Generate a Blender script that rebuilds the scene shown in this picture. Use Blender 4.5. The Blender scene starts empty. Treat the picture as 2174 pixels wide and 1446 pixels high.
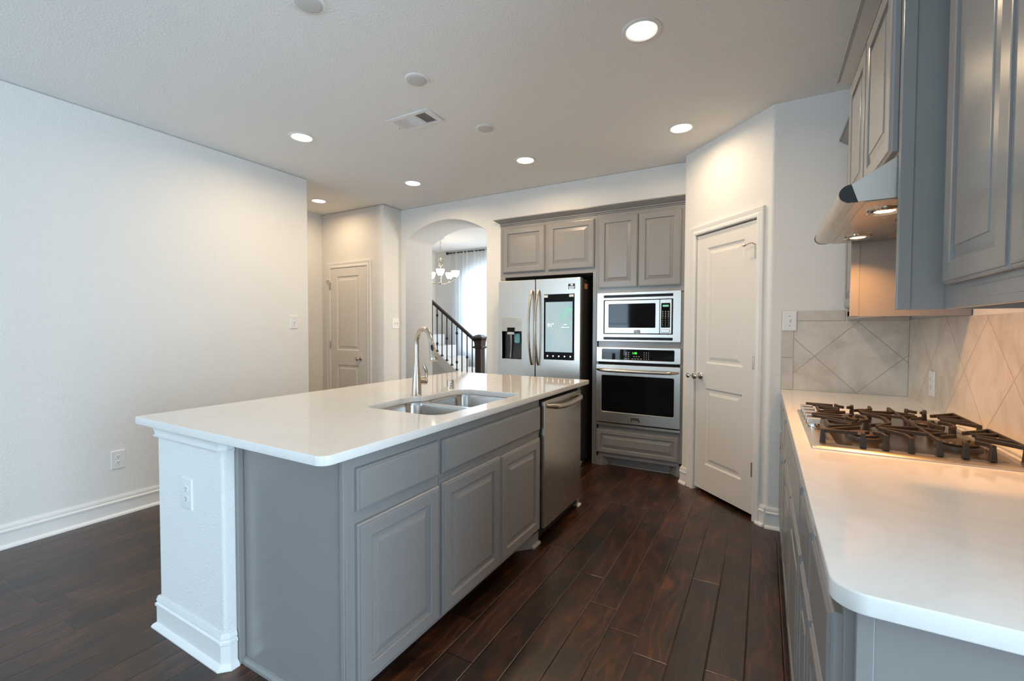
import bpy, bmesh, math, random
from mathutils import Matrix, Vector
R = math.radians
random.seed(7)
scene = bpy.context.scene
C = scene.collection

# ------------------------------------------------------------------ camera
cam_d = bpy.data.cameras.new('camera')
cam = bpy.data.objects.new('camera', cam_d)
C.objects.link(cam)
YAW, PITCH, ROLL, FPX = R(29.4614), R(1.6148), R(0.1621), 948.435
fw = Vector((-math.sin(YAW) * math.cos(PITCH), math.cos(YAW) * math.cos(PITCH), -math.sin(PITCH)))
rt0 = Vector((math.cos(YAW), math.sin(YAW), 0))
up0 = rt0.cross(fw)
rt = rt0 * math.cos(ROLL) + up0 * math.sin(ROLL)
up = up0 * math.cos(ROLL) - rt0 * math.sin(ROLL)
mw = Matrix((rt, up, -fw)).transposed().to_4x4()
mw.translation = (0, 0, 1.32)
cam.matrix_world = mw
cam_d.sensor_fit = 'HORIZONTAL'
cam_d.sensor_width = 36
cam_d.lens = FPX * 36 / 2174
cam_d.clip_start = 0.02
scene.camera = cam

# ------------------------------------------------------------------ light, exposure
scene.view_settings.view_transform = 'Standard'
scene.view_settings.look = 'None'
scene.view_settings.gamma = 1
scene.view_settings.use_curve_mapping = False
scene.view_settings.exposure = 0.10

world = bpy.data.worlds.new('daylight')
scene.world = world
world.use_nodes = True
bg = world.node_tree.nodes['Background']
bg.inputs[0].default_value = (0.80, 0.91, 1.0, 1)
bg.inputs[1].default_value = 0.9

DAY = (0.60, 0.81, 1.0)
WARM = (1.0, 0.735, 0.46)
HOT = (1.0, 0.44, 0.13)


def area(name, loc, direction, sx, sy, watts, col, shape='RECTANGLE', spread=180):
    l = bpy.data.lights.new(name, 'AREA')
    l.shape = shape
    l.size = sx
    if shape in ('RECTANGLE', 'ELLIPSE'):
        l.size_y = sy
    l.energy = watts
    l.color = col
    l.spread = R(spread)
    o = bpy.data.objects.new(name, l)
    C.objects.link(o)
    o.location = loc
    o.rotation_euler = Vector(direction).to_track_quat('-Z', 'Y').to_euler()
    return o


# daylight entering by the living-room windows behind the camera and the entry window, plus an added entry side light
WIN_Y = -3.6
WINDOWS = [(-3.86, -3.12, 0.35, 2.50), (-1.70, 0.45, 0.35, 2.50)]
for (x0, x1, z0, z1), watts in zip(WINDOWS, (94, 16)):
    area('window_daylight', ((x0 + x1) / 2, WIN_Y - 0.02, (z0 + z1) / 2), (0, 1, 0.45), x1 - x0 - .06, z1 - z0 - .06, watts, DAY)
NX_ = 2.60         # outer wall of the breakfast nook beside the camera
SIDE_WIN = (-1.15, 0.72, 0.25, 2.40)
area('window_daylight', (NX_ + .09, -0.215, 1.325), (-1, 0, 0.30), 1.8, 2.08, 190, DAY)
area('window_daylight', (-4.25, 7.10, 1.55), (0, -1, 0), 1.5, 1.7, 40, DAY)
area('window_daylight', (-1.39, 5.95, 1.35), (-1, 0, 0.05), 1.1, 1.9, 60, (1.0, .95, .88))  # added light through an invented side window, to brighten the arch jamb


# ------------------------------------------------------------------ helpers: tags
WL = {}


def tag(o, label=None, cat=None, group=None, kind=None):
    if label: o['label'] = label
    if cat: o['category'] = cat
    if group: o['group'] = group
    if kind: o['kind'] = kind
    return o


def thing(name, label, cat, loc=(0, 0, 0), group=None):
    o = bpy.data.objects.new(name, None)
    C.objects.link(o)
    o.location = loc
    o.empty_display_size = 0.1
    WL[o] = Vector(loc)
    return tag(o, label, cat, group)


def copy_tree(o, offset, label=None, parent=None):
    c = o.copy()
    C.objects.link(c)
    if parent is None:
        c.location = Vector(o.location) + Vector(offset)
        WL[c] = WL.get(o, Vector()) + Vector(offset)
    else:
        c.parent = parent
    if label: c['label'] = label
    for ch in list(o.children):
        copy_tree(ch, offset, None, c)
    return c


# ------------------------------------------------------------------ helpers: geometry
def frame(o, u, v, w):
    m = Matrix((Vector(u), Vector(v), Vector(w))).transposed().to_4x4()
    m.translation = o
    return m


ID = Matrix.Identity(4)


def FB(y):      # faces -Y; u = X, v = Z, w = towards the viewer
    return frame((0, y, 0), (1, 0, 0), (0, 0, 1), (0, -1, 0))


def FI(x):      # faces +X; u = Y
    return frame((x, 0, 0), (0, 1, 0), (0, 0, 1), (1, 0, 0))


def FR(x):      # faces -X; u = -Y
    return frame((x, 0, 0), (0, -1, 0), (0, 0, 1), (-1, 0, 0))


PC, PQ = Vector((-0.598, 4.021, 0)), Vector((0.031, 3.387, 0))
PD = (PQ - PC).normalized()
FD = frame(PC, PD, (0, 0, 1), (PD.y, -PD.x, 0))      # the diagonal pantry wall


class MB:
    def __init__(self):
        self.v, self.f = [], []

    def add(self, vs, fs, m=ID):
        n = len(self.v)
        self.v += [m @ Vector(p) for p in vs]
        self.f += [tuple(i + n for i in f) for f in fs]
        return self

    def box(self, a, b, m=ID):
        x0, y0, z0 = a
        x1, y1, z1 = b
        return self.add([(x0, y0, z0), (x1, y0, z0), (x1, y1, z0), (x0, y1, z0), (x0, y0, z1), (x1, y0, z1), (x1, y1, z1), (x0, y1, z1)],
                        [(0, 3, 2, 1), (4, 5, 6, 7), (0, 1, 5, 4), (1, 2, 6, 5), (2, 3, 7, 6), (3, 0, 4, 7)], m)

    def loops(self, ls, cap0=True, cap1=True, closed=True, m=ID):
        k = len(ls[0])
        vs = [p for l in ls for p in l]
        fs = []
        for i in range(len(ls) - 1):
            for j in range(k if closed else k - 1):
                a, b = i * k + j, i * k + (j + 1) % k
                fs.append((a, b, b + k, a + k))
        if cap0: fs.append(tuple(range(k - 1, -1, -1)))
        if cap1: fs.append(tuple(range((len(ls) - 1) * k, len(ls) * k)))
        return self.add(vs, fs, m)

    def extr(self, prof, u0, u1, m=ID, s0=0.0, s1=0.0):
        """profile of (w, v) drawn along u from u0 to u1; s = mitre slope at each end (du per w)"""
        return self.loops([[(u0 + s0 * w, v, w) for w, v in prof], [(u1 + s1 * w, v, w) for w, v in prof]], m=m)

    def rings(self, u0, u1, v0, v1, prof, m=ID, cap0=True):
        """nested rectangles: prof = [(inset, w)]"""
        return self.loops([[(u0 + i, v0 + i, w), (u1 - i, v0 + i, w), (u1 - i, v1 - i, w), (u0 + i, v1 - i, w)] for i, w in prof], cap0=cap0, m=m)

    def tube(self, pts, r, n=12, m=ID):
        pts = [Vector(p) for p in pts]
        rs = r if isinstance(r, (list, tuple)) else [r] * len(pts)
        d0 = (pts[1] - pts[0]).normalized()
        a = Vector((0, 0, 1)) if abs(d0.z) < .9 else Vector((1, 0, 0))
        x = d0.cross(a).normalized()
        ls = []
        for i, p in enumerate(pts):
            d = (pts[min(i + 1, len(pts) - 1)] - pts[max(i - 1, 0)]).normalized()
            x = (x - d * x.dot(d)).normalized()
            y = d.cross(x)
            ls.append([tuple(p + x * rs[i] * math.cos(2 * math.pi * k / n) + y * rs[i] * math.sin(2 * math.pi * k / n)) for k in range(n)])
        return self.loops(ls, m=m)

    def lathe(self, prof, c=(0, 0, 0), axis=(0, 0, 1), n=32, cap0=True, cap1=True):
        ax = Vector(axis).normalized()
        a = Vector((0, 0, 1)) if abs(ax.z) < .9 else Vector((1, 0, 0))
        x = ax.cross(a).normalized()
        y = ax.cross(x)
        c = Vector(c)
        ls = [[tuple(c + ax * z + x * r * math.cos(2 * math.pi * k / n) + y * r * math.sin(2 * math.pi * k / n)) for k in range(n)] for r, z in prof]
        return self.loops(ls, cap0=cap0, cap1=cap1)

    def bar(self, p, q, w, h):
        """square bar between two points, width w across, height h (top at the points)"""
        p, q = Vector(p), Vector(q)
        d = (q - p).normalized()
        s = Vector((-d.y, d.x, 0)).normalized() * w / 2
        z = Vector((0, 0, -h))
        return self.loops([[tuple(p - s), tuple(p + s), tuple(p + s + z), tuple(p - s + z)], [tuple(q - s), tuple(q + s), tuple(q + s + z), tuple(q - s + z)]])

    def build(self, name, mat, parent=None, bevel=0, smooth=False, ang=35, seg=2):
        me = bpy.data.meshes.new(name)
        off = Vector()
        p = parent
        while p is not None and p not in WL:
            p = p.parent
        if p is not None: off = WL[p]
        me.from_pydata([tuple(v - off) for v in self.v], [], self.f)
        return finish(me, name, mat, parent, bevel, smooth, ang, seg)


def finish(me, name, mat, parent=None, bevel=0, smooth=False, ang=35, seg=2):
    bm = bmesh.new()
    bm.from_mesh(me)
    bmesh.ops.remove_doubles(bm, verts=bm.verts, dist=1e-6)
    bmesh.ops.recalc_face_normals(bm, faces=bm.faces)
    if smooth:
        for f in bm.faces: f.smooth = True
        for e in bm.edges:
            if len(e.link_faces) == 2 and e.calc_face_angle(0) > R(ang): e.smooth = False
    bm.to_mesh(me)
    bm.free()
    o = bpy.data.objects.new(name, me)
    C.objects.link(o)
    if mat: me.materials.append(mat)
    if parent is not None: o.parent = parent
    if bevel:
        md = o.modifiers.new('edge', 'BEVEL')
        md.width = bevel
        md.segments = seg
        md.limit_method = 'ANGLE'
        md.angle_limit = R(40)
        md.use_clamp_overlap = True
    return o


def rounded(pts, n=6):
    """polygon [(x, y, r)] with rounded corners -> list of points"""
    out = []
    k = len(pts)
    for i in range(k):
        p = Vector(pts[i][:2]); r = pts[i][2] if len(pts[i]) > 2 else 0
        if r <= 0:
            out.append(tuple(p)); continue
        a = (Vector(pts[i - 1][:2]) - p).normalized(); b = (Vector(pts[(i + 1) % k][:2]) - p).normalized()
        ang = math.acos(max(-1, min(1, a.dot(b))))
        t = r / math.tan(ang / 2)
        c = p + (a + b).normalized() * (r / math.sin(ang / 2))
        s, e = p + a * t - c, p + b * t - c
        a0, a1 = math.atan2(s.y, s.x), math.atan2(e.y, e.x)
        da = (a1 - a0 + math.pi) % (2 * math.pi) - math.pi
        for j in range(n + 1):
            q = a0 + da * j / n
            out.append((c.x + r * math.cos(q), c.y + r * math.sin(q)))
    return out


def rrect(x0, x1, y0, y1, r, n=6):
    return rounded([(x0, y0, r), (x1, y0, r), (x1, y1, r), (x0, y1, r)], n)


def sheet(name, polys, z0, z1, mat, parent=None, m=ID, edge=0.0, smooth=False):
    """filled outline (further outlines are holes), extruded from z0 to z1, edges eased"""
    cu = bpy.data.curves.new(name, 'CURVE')
    cu.dimensions = '2D'
    cu.fill_mode = 'BOTH'
    cu.extrude = (z1 - z0) / 2 - edge
    cu.bevel_depth = edge
    cu.bevel_resolution = 2
    cu.offset = -edge
    for p in polys:
        s = cu.splines.new('POLY')
        s.points.add(len(p) - 1)
        for i, q in enumerate(p): s.points[i].co = (q[0], q[1], 0, 1)
        s.use_cyclic_u = True
    t = bpy.data.objects.new('outline', cu)
    C.objects.link(t)
    dg = bpy.context.evaluated_depsgraph_get()
    me = bpy.data.meshes.new_from_object(t.evaluated_get(dg))
    bpy.data.objects.remove(t)
    bpy.data.curves.remove(cu)
    me.materials.clear()
    me.name = name
    off = Vector()
    p = parent
    while p is not None and p not in WL: p = p.parent
    if p is not None: off = WL[p]
    me.transform(Matrix.Translation(-off) @ m @ Matrix.Translation((0, 0, (z0 + z1) / 2)))
    return finish(me, name, mat, parent, 0, smooth, 30)


def text(name, body, size, m, mat, parent, depth=0.0004, align='CENTER'):
    cu = bpy.data.curves.new(name, 'FONT')
    cu.body = body
    cu.size = size
    cu.align_x = align
    cu.align_y = 'CENTER'
    cu.extrude = depth
    t = bpy.data.objects.new('lettering', cu)
    C.objects.link(t)
    dg = bpy.context.evaluated_depsgraph_get()
    me = bpy.data.meshes.new_from_object(t.evaluated_get(dg))
    bpy.data.objects.remove(t)
    bpy.data.curves.remove(cu)
    me.materials.clear()
    p = parent
    off = Vector()
    while p is not None and p not in WL: p = p.parent
    if p is not None: off = WL[p]
    me.transform(Matrix.Translation(-off) @ m)
    return finish(me, name, mat, parent)


# ------------------------------------------------------------------ materials
class NT:
    def __init__(self, name):
        self.mat = bpy.data.materials.new(name)
        self.mat.use_nodes = True
        self.nt = self.mat.node_tree
        self.b = self.nt.nodes['Principled BSDF']

    def n(self, t, **kw):
        x = self.nt.nodes.new(t)
        for k, v in kw.items(): setattr(x, k, v)
        return x

    def l(self, a, b): self.nt.links.new(a, b)

    def put(self, sock, v):
        if hasattr(v, 'is_output'): self.l(v, sock)
        else: sock.default_value = v

    def math(self, op, a, b=0.0, c=0.0):
        x = self.n('ShaderNodeMath', operation=op)
        self.put(x.inputs[0], a); self.put(x.inputs[1], b); self.put(x.inputs[2], c)
        return x.outputs[0]

    def mix(self, f, a, b):
        x = self.n('ShaderNodeMix', data_type='RGBA')
        self.put(x.inputs[0], f); self.put(x.inputs[6], a); self.put(x.inputs[7], b)
        return x.outputs[2]

    def coord(self, scale=(1, 1, 1)):
        tc = self.n('ShaderNodeTexCoord')
        mp = self.n('ShaderNodeMapping')
        mp.inputs['Scale'].default_value = scale
        self.l(tc.outputs['Object'], mp.inputs[0])
        return mp.outputs[0]

    def noise(self, vec, scale, detail=3, rough=.5, dist=0):
        x = self.n('ShaderNodeTexNoise')
        self.l(vec, x.inputs['Vector'])
        x.inputs['Scale'].default_value = scale
        x.inputs['Detail'].default_value = detail
        x.inputs['Roughness'].default_value = rough
        x.inputs['Distortion'].default_value = dist
        return x.outputs[0]

    def ramp(self, f, stops):
        x = self.n('ShaderNodeValToRGB')
        e = x.color_ramp.elements
        while len(e) > 1: e.remove(e[-1])
        e[0].position = stops[0][0]; e[0].color = stops[0][1]
        for p, c in stops[1:]:
            q = e.new(p); q.color = c
        self.l(f, x.inputs[0])
        return x.outputs[0]

    def bump(self, h, strength, dist):
        x = self.n('ShaderNodeBump')
        x.inputs['Strength'].default_value = strength
        x.inputs['Distance'].default_value = dist
        self.l(h, x.inputs['Height'])
        self.l(x.outputs[0], self.b.inputs['Normal'])

    def set(self, col=None, rough=None, metal=None, spec=None, coat=None):
        b = self.b
        if col is not None: self.put(b.inputs['Base Color'], (*col, 1) if isinstance(col, tuple) and len(col) == 3 else col)
        if rough is not None: self.put(b.inputs['Roughness'], rough)
        if metal is not None: b.inputs['Metallic'].default_value = metal
        if spec is not None: b.inputs['Specular IOR Level'].default_value = spec
        if coat is not None:
            b.inputs['Coat Weight'].default_value = coat
            b.inputs['Coat Roughness'].default_value = 0.08
        return self.mat


def paint(name, col, rough=.5, var=.03, scale=6, bump=0.0, bscale=220, spec=.5, bdist=.002):
    t = NT(name)
    v = t.coord()
    n = t.noise(v, scale, 2)
    c0 = tuple(max(0, c * (1 - var)) for c in col) + (1,)
    c1 = tuple(min(1, c * (1 + var)) for c in col) + (1,)
    t.set(t.mix(n, c0, c1), rough, spec=spec)
    if bump: t.bump(t.noise(v, bscale, 2, .6), bump, bdist)
    return t.mat


def metal(name, col, rough=.28, brush=(1, 1, 60), amt=.10, bump=0.0):
    t = NT(name)
    v = t.coord(brush)
    n = t.noise(v, 8, 4, .65)
    t.set(col, t.math('ADD', t.math('MULTIPLY', n, amt), rough - amt / 2), 1.0)
    if bump: t.bump(n, bump, .001)
    return t.mat


def glow(name, col, strength):
    t = NT(name)
    t.set(col, .4)
    t.b.inputs['Emission Color'].default_value = (*col, 1)
    t.b.inputs['Emission Strength'].default_value = strength
    return t.mat


M = {}
M['wall'] = paint('wall_paint', (.80, .79, .765), .85, .012, 2, .6, 120, .2, .005)
M['ceiling'] = paint('ceiling_paint', (.86, .85, .83), .9, .012, 2, .6, 95, .2, .006)
M['trim'] = paint('white_trim_paint', (.83, .82, .80), .32, .01, 5)
M['door'] = paint('door_paint', (.78, .755, .715), .34, .012, 4)
M['cab'] = paint('grey_cabinet_paint', (.265, .257, .250), .25, .03, 9, .03, 60, .6)
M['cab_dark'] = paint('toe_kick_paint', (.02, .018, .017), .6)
M['dark'] = paint('dark_void', (.008, .008, .008), .8)
M['black'] = paint('black_plastic', (.012, .012, .013), .25)
M['white_plastic'] = paint('white_plastic', (.80, .80, .79), .3, .01)
M['slot'] = paint('socket_slot', (.12, .12, .12), .5)
M['nickel'] = metal('brushed_nickel', (.58, .52, .44), .27, (1, 1, 40), .04)
M['chrome'] = metal('polished_chrome', (.75, .72, .68), .07, (1, 1, 1), .03, 0)
M['steel'] = metal('stainless_steel', (.60, .565, .52), .33, (1, 1, 90), .035)
M['steel_h'] = metal('stainless_steel_upright_grain', (.61, .575, .53), .27, (90, 90, 1), .035)
M['steel_dark'] = paint('appliance_side_grey', (.035, .033, .032), .45)
M['sink_steel'] = metal('sink_steel', (.52, .50, .475), .22, (30, 30, 1), .05)
M['glass_black'] = paint('black_glass', (.006, .006, .007), .04, .0, 3, spec=.13)
M['iron'] = paint('cast_iron_grate', (.030, .019, .012), .50, .25, 30, .15, 300)  # brown of the warm lamplight is mixed into the base colour
M['burner'] = paint('burner_cap', (.05, .032, .02), .45, .2, 30)
M['pan'] = metal('cooktop_pan', (.42, .33, .25), .22, (40, 1, 1), .12)  # steel tinted brown, the lamps' warm light put into its colour
M['carpet'] = paint('pale_stair_carpet', (.70, .69, .67), .95, .05, 40, .3, 300)
M['rail_wood'] = paint('dark_stained_wood', (.030, .016, .012), .3, .3, 20)
M['wrought'] = paint('wrought_iron', (.012, .012, .014), .45)
M['sticker'] = paint('white_sticker', (.8, .8, .8), .5)
M['orange'] = paint('orange_sticker', (.75, .25, .12), .5)
M['lens'] = glow('lamp_lens', (1.0, .88, .70), 8)
M['hood_lens'] = glow('hood_lamp_lens', (1.0, .72, .40), 16)
M['shade'] = glow('lit_glass_shade', (1.0, .86, .68), 4.5)
M['green'] = glow('green_display', (.10, 1.0, .12), 2.0)
M['screen_text'] = glow('screen_white', (1, 1, 1), 1.1)
M['palm'] = glow('screen_palm', (.20, .50, .38), .60)


def make_stone():
    t = NT('chimney_stone')
    br = t.n('ShaderNodeTexBrick')
    mp = t.coord()
    sw = t.n('ShaderNodeSeparateXYZ'); t.l(mp, sw.inputs[0])
    cb = t.n('ShaderNodeCombineXYZ'); t.l(sw.outputs[0], cb.inputs[0]); t.l(sw.outputs[2], cb.inputs[1])
    t.l(cb.outputs[0], br.inputs['Vector'])
    br.inputs['Color1'].default_value = (.10, .09, .075, 1)
    br.inputs['Color2'].default_value = (.25, .22, .18, 1)
    br.inputs['Mortar'].default_value = (.50, .47, .42, 1)
    br.inputs['Scale'].default_value = 1.0
    br.inputs['Brick Width'].default_value = .42
    br.inputs['Row Height'].default_value = .19
    br.inputs['Mortar Size'].default_value = .014
    return t.set(br.outputs[0], .9)


M['stone'] = make_stone()


def make_quartz():
    t = NT('white_quartz')
    v = t.coord()
    n = t.noise(v, 3, 6, .62, .8)
    vein = t.ramp(n, [(.44, (.80, .785, .755, 1)), (.5, (.775, .755, .72, 1)), (.56, (.80, .785, .755, 1))])
    sp = t.noise(v, 240, 2)
    t.set(t.mix(t.math('MULTIPLY', sp, .05), vein, (.6, .58, .55, 1)), .07)
    return t.mat


M['quartz'] = make_quartz()


def make_floor():
    t = NT('dark_hand_scraped_planks')
    tc = t.n('ShaderNodeTexCoord')
    sp = t.n('ShaderNodeSeparateXYZ')
    t.l(tc.outputs['Object'], sp.inputs[0])
    x, y = sp.outputs[0], sp.outputs[1]
    W, L = .1335, 1.02
    xs = t.math('DIVIDE', t.math('ADD', x, .045), W)
    row = t.math('FLOOR', xs)
    wn = t.n('ShaderNodeTexWhiteNoise', noise_dimensions='1D')
    t.l(row, wn.inputs['W'])
    yo = t.math('ADD', t.math('DIVIDE', y, L), t.math('MULTIPLY', wn.outputs[0], 7.3))
    col = t.math('FLOOR', yo)
    fx = t.math('SUBTRACT', xs, row)
    fy = t.math('SUBTRACT', yo, col)
    # distance to the nearest joint, metres
    dx = t.math('MULTIPLY', t.math('MINIMUM', fx, t.math('SUBTRACT', 1, fx)), W)
    dy = t.math('MULTIPLY', t.math('MINIMUM', fy, t.math('SUBTRACT', 1, fy)), L)
    d = t.math('MINIMUM', dx, dy)
    groove = t.math('MINIMUM', t.math('DIVIDE', d, .0016), 1.0)
    bev = t.math('MINIMUM', t.math('DIVIDE', d, .0045), 1.0)
    pid = t.n('ShaderNodeCombineXYZ')
    t.l(row, pid.inputs[0]); t.l(col, pid.inputs[1])
    w2 = t.n('ShaderNodeTexWhiteNoise', noise_dimensions='3D')
    t.l(pid.outputs[0], w2.inputs[0])
    # grain follows the plank; each plank shifts its own pattern
    gv = t.n('ShaderNodeCombineXYZ')
    t.l(t.math('ADD', x, t.math('MULTIPLY', w2.outputs[0], 9.0)), gv.inputs[0])
    t.l(t.math('ADD', t.math('MULTIPLY', y, .28), t.math('MULTIPLY', w2.outputs[0], 5.0)), gv.inputs[1])
    g1 = t.noise(gv.outputs[0], 10, 6, .66, 2.2)
    gf = t.noise(gv.outputs[0], 60, 4, .7, .3)
    swirl = t.n('ShaderNodeTexWave', wave_type='BANDS', bands_direction='X')
    t.l(gv.outputs[0], swirl.inputs[0])
    swirl.inputs['Scale'].default_value = 5
    swirl.inputs['Distortion'].default_value = 16
    swirl.inputs['Detail'].default_value = 3
    swirl.inputs['Detail Scale'].default_value = 1.3
    tone = t.ramp(g1, [(.30, (.012, .0075, .006, 1)), (.48, (.036, .0165, .010, 1)), (.60, (.058, .025, .014, 1)), (.78, (.080, .035, .019, 1))])
    fig = t.ramp(swirl.outputs[0], [(.86, (0, 0, 0, 1)), (.985, (1, 1, 1, 1))])
    figm = t.math('MULTIPLY', fig, t.math('MULTIPLY', g1, .85))
    c = t.mix(figm, tone, (.15, .056, .024, 1))
    c = t.mix(t.math('MULTIPLY', gf, .45), c, (.019, .011, .008, 1))
    vv = t.math('ADD', t.math('MULTIPLY', w2.outputs[0], .85), .60)
    hs = t.n('ShaderNodeHueSaturation')
    pn = t.n('ShaderNodeCombineXYZ')
    t.l(t.math('ADD', x, t.math('MULTIPLY', w2.outputs[0], 3.0)), pn.inputs[0]); t.l(t.math('ADD', t.math('MULTIPLY', y, .55), t.math('MULTIPLY', w2.outputs[0], 8.0)), pn.inputs[1])
    patch = t.ramp(t.noise(pn.outputs[0], 5.5, 3, .55, .6), [(.36, (.42, .42, .42, 1)), (.58, (1.12, 1.12, 1.12, 1))])
    hs.inputs['Saturation'].default_value = 1.12
    t.l(c, hs.inputs['Color']); t.l(t.math('MULTIPLY', vv, patch), hs.inputs['Value'])
    c = t.mix(groove, (.004, .003, .0025, 1), hs.outputs[0])
    t.set(c, t.math('ADD', .22, t.math('MULTIPLY', gf, .16)), spec=.75)
    scr = t.n('ShaderNodeCombineXYZ')
    t.l(t.math('MULTIPLY', x, 1.0), scr.inputs[0]); t.l(t.math('MULTIPLY', y, .12), scr.inputs[1])
    h = t.math('ADD', t.math('MULTIPLY', bev, 1.0), t.math('MULTIPLY', t.noise(scr.outputs[0], 42, 2), .40))
    t.bump(h, .6, .003)
    return t.mat


M['floor'] = make_floor()


def make_tile(name, axis, c0):
    """large diagonal stone tiles; axis 0 = along X, 1 = along Y; c0 = a diamond's centre"""
    t = NT(name)
    tc = t.n('ShaderNodeTexCoord')
    sp = t.n('ShaderNodeSeparateXYZ')
    t.l(tc.outputs['Object'], sp.inputs[0])
    c = t.math('SUBTRACT', sp.outputs[axis], c0[0])
    z = t.math('SUBTRACT', sp.outputs[2], c0[1])
    S = .43
    u = t.math('ADD', t.math('DIVIDE', t.math('ADD', c, z), S), .5)
    v = t.math('ADD', t.math('DIVIDE', t.math('SUBTRACT', c, z), S), .5)
    iu, iv = t.math('FLOOR', u), t.math('FLOOR', v)
    fu, fv = t.math('SUBTRACT', u, iu), t.math('SUBTRACT', v, iv)
    e = t.math('MINIMUM', t.math('MINIMUM', fu, t.math('SUBTRACT', 1, fu)), t.math('MINIMUM', fv, t.math('SUBTRACT', 1, fv)))
    g = t.math('MINIMUM', t.math('DIVIDE', e, .0075), 1.0)
    g = t.math('POWER', g, 6)
    pid = t.n('ShaderNodeCombineXYZ')
    t.l(iu, pid.inputs[0]); t.l(iv, pid.inputs[1])
    wn = t.n('ShaderNodeTexWhiteNoise', noise_dimensions='3D')
    t.l(pid.outputs[0], wn.inputs[0])
    vec = t.coord()
    n1 = t.noise(vec, 5, 5, .65, .6)
    n2 = t.noise(vec, 60, 4, .7)
    base = t.ramp(n1, [(.32, (.50, .455, .39, 1)), (.5, (.64, .595, .53, 1)), (.72, (.75, .71, .65, 1))])
    base = t.mix(t.math('MULTIPLY', n2, .22), base, (.54, .48, .41, 1))
    hs = t.n('ShaderNodeHueSaturation')
    t.l(base, hs.inputs['Color'])
    t.l(t.math('ADD', t.math('MULTIPLY', wn.outputs[0], .10), .95), hs.inputs['Value'])
    t.set(t.mix(g, (.42, .36, .28, 1), hs.outputs[0]), .38)
    t.bump(g, .5, .0015)
    return t.mat


M['tile_x'] = make_tile('diagonal_tile_end_wall', 0, (.492 - .4, 1.147 - .927))
M['tile_y'] = make_tile('diagonal_tile_long_wall', 1, (2.338 - 2.1, 1.147 - .927))


def make_border():
    t = NT('stone_border_tile')
    vec = t.coord()
    n1 = t.noise(vec, 7, 5, .65, .6)
    base = t.ramp(n1, [(.3, (.53, .48, .415, 1)), (.7, (.65, .605, .54, 1))])
    t.set(base, .38)
    return t.mat


M['tile_border'] = make_border()
M['grout'] = paint('grout', (.42, .36, .28), .8)


def make_screen():
    t = NT('fridge_screen_picture')
    v = t.coord((1, 1, .6))
    n = t.noise(v, 3.2, 3, .5, .5)
    c = t.ramp(n, [(.3, (.46, .66, .74, 1)), (.55, (.62, .78, .82, 1)), (.75, (.74, .84, .82, 1))])
    t.set((.01, .01, .01), .06)
    t.l(c, t.b.inputs['Emission Color'])
    t.b.inputs['Emission Strength'].default_value = .70
    return t.mat


M['screen'] = make_screen()


def make_sheer():
    t = NT('sheer_white_voile')
    nt = t.nt
    out = [n for n in nt.nodes if n.type == 'OUTPUT_MATERIAL'][0]
    tr = t.n('ShaderNodeBsdfTranslucent'); tr.inputs[0].default_value = (.85, .87, .88, 1)
    df = t.n('ShaderNodeBsdfDiffuse'); df.inputs[0].default_value = (.82, .83, .84, 1)
    tp = t.n('ShaderNodeBsdfTransparent'); tp.inputs[0].default_value = (.95, .97, 1, 1)
    m1 = t.n('ShaderNodeMixShader'); m1.inputs[0].default_value = .5
    m2 = t.n('ShaderNodeMixShader')
    n = t.noise(t.coord((1, 1, .02)), 40, 2)
    t.l(t.math('ADD', t.math('MULTIPLY', n, .2), .18), m2.inputs[0])
    t.l(df.outputs[0], m1.inputs[1]); t.l(tr.outputs[0], m1.inputs[2])
    t.l(m1.outputs[0], m2.inputs[1]); t.l(tp.outputs[0], m2.inputs[2])
    t.l(m2.outputs[0], out.inputs[0])
    return t.mat


M['sheer'] = make_sheer()


def make_pane():
    t = NT('window_glass')
    nt = t.nt
    out = [n for n in nt.nodes if n.type == 'OUTPUT_MATERIAL'][0]
    gl = t.n('ShaderNodeBsdfGlossy'); gl.inputs['Roughness'].default_value = .02
    tp = t.n('ShaderNodeBsdfTransparent')
    m2 = t.n('ShaderNodeMixShader')
    m2.inputs[0].default_value = .05
    t.l(tp.outputs[0], m2.inputs[1]); t.l(gl.outputs[0], m2.inputs[2])
    t.l(m2.outputs[0], out.inputs[0])
    return t.mat


M['pane'] = make_pane()

# ------------------------------------------------------------------ room shell
CZ = 2.77
XL, XR = -3.923, .738
YB = 4.146          # face of the tall cabinets
YW = 4.156          # back wall


def struct(o): return tag(o, kind='structure')


struct(MB().box((-6.2, -3.9, -.12), (2.8, 7.3, 0)).build('floor', M['floor']))
struct(MB().box((-6.2, -3.9, CZ), (2.8, 7.3, CZ + .12)).build('ceiling', M['ceiling']))
struct(MB().box((XL - .13, WIN_Y, 0), (XL, 2.861, CZ)).build('wall_left', M['wall'], bevel=.014, seg=3))
y0, y1, z0, z1 = SIDE_WIN
struct(MB().box((XR, .80, 0), (XR + .13, 4.9, CZ)).build('wall_right', M['wall'], bevel=.012, seg=3))
struct(MB().box((XR + .13, .81, 0), (NX_ + .13, .93, CZ)).build('wall_nook_end', M['wall']))
struct(sheet('wall_nook_right', [[(-.93, 0), (-WIN_Y, 0), (-WIN_Y, CZ), (-.93, CZ)], [(-y1, z0), (-y1, z1), (-y0, z1), (-y0, z0)]], -.13, 0, M['wall'], m=FR(NX_)))
wmb = MB()
um = -(y0 + y1) / 2
for a, b, c, d in ((-y1, -y1 + .06, z0, z1), (-y0 - .06, -y0, z0, z1), (-y1, -y0, z0, z0 + .06), (-y1, -y0, z1 - .06, z1), (um - .03, um + .03, z0, z1)):
    wmb.box((a, c, -.09), (b, d, -.04), FR(NX_))
w = struct(wmb.build('window_4', M['trim']))
MB().box((-y1 + .06, z0 + .06, -.068), (-y0 - .06, z1 - .06, -.062), FR(NX_)).build('pane', M['pane'], w)
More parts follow.
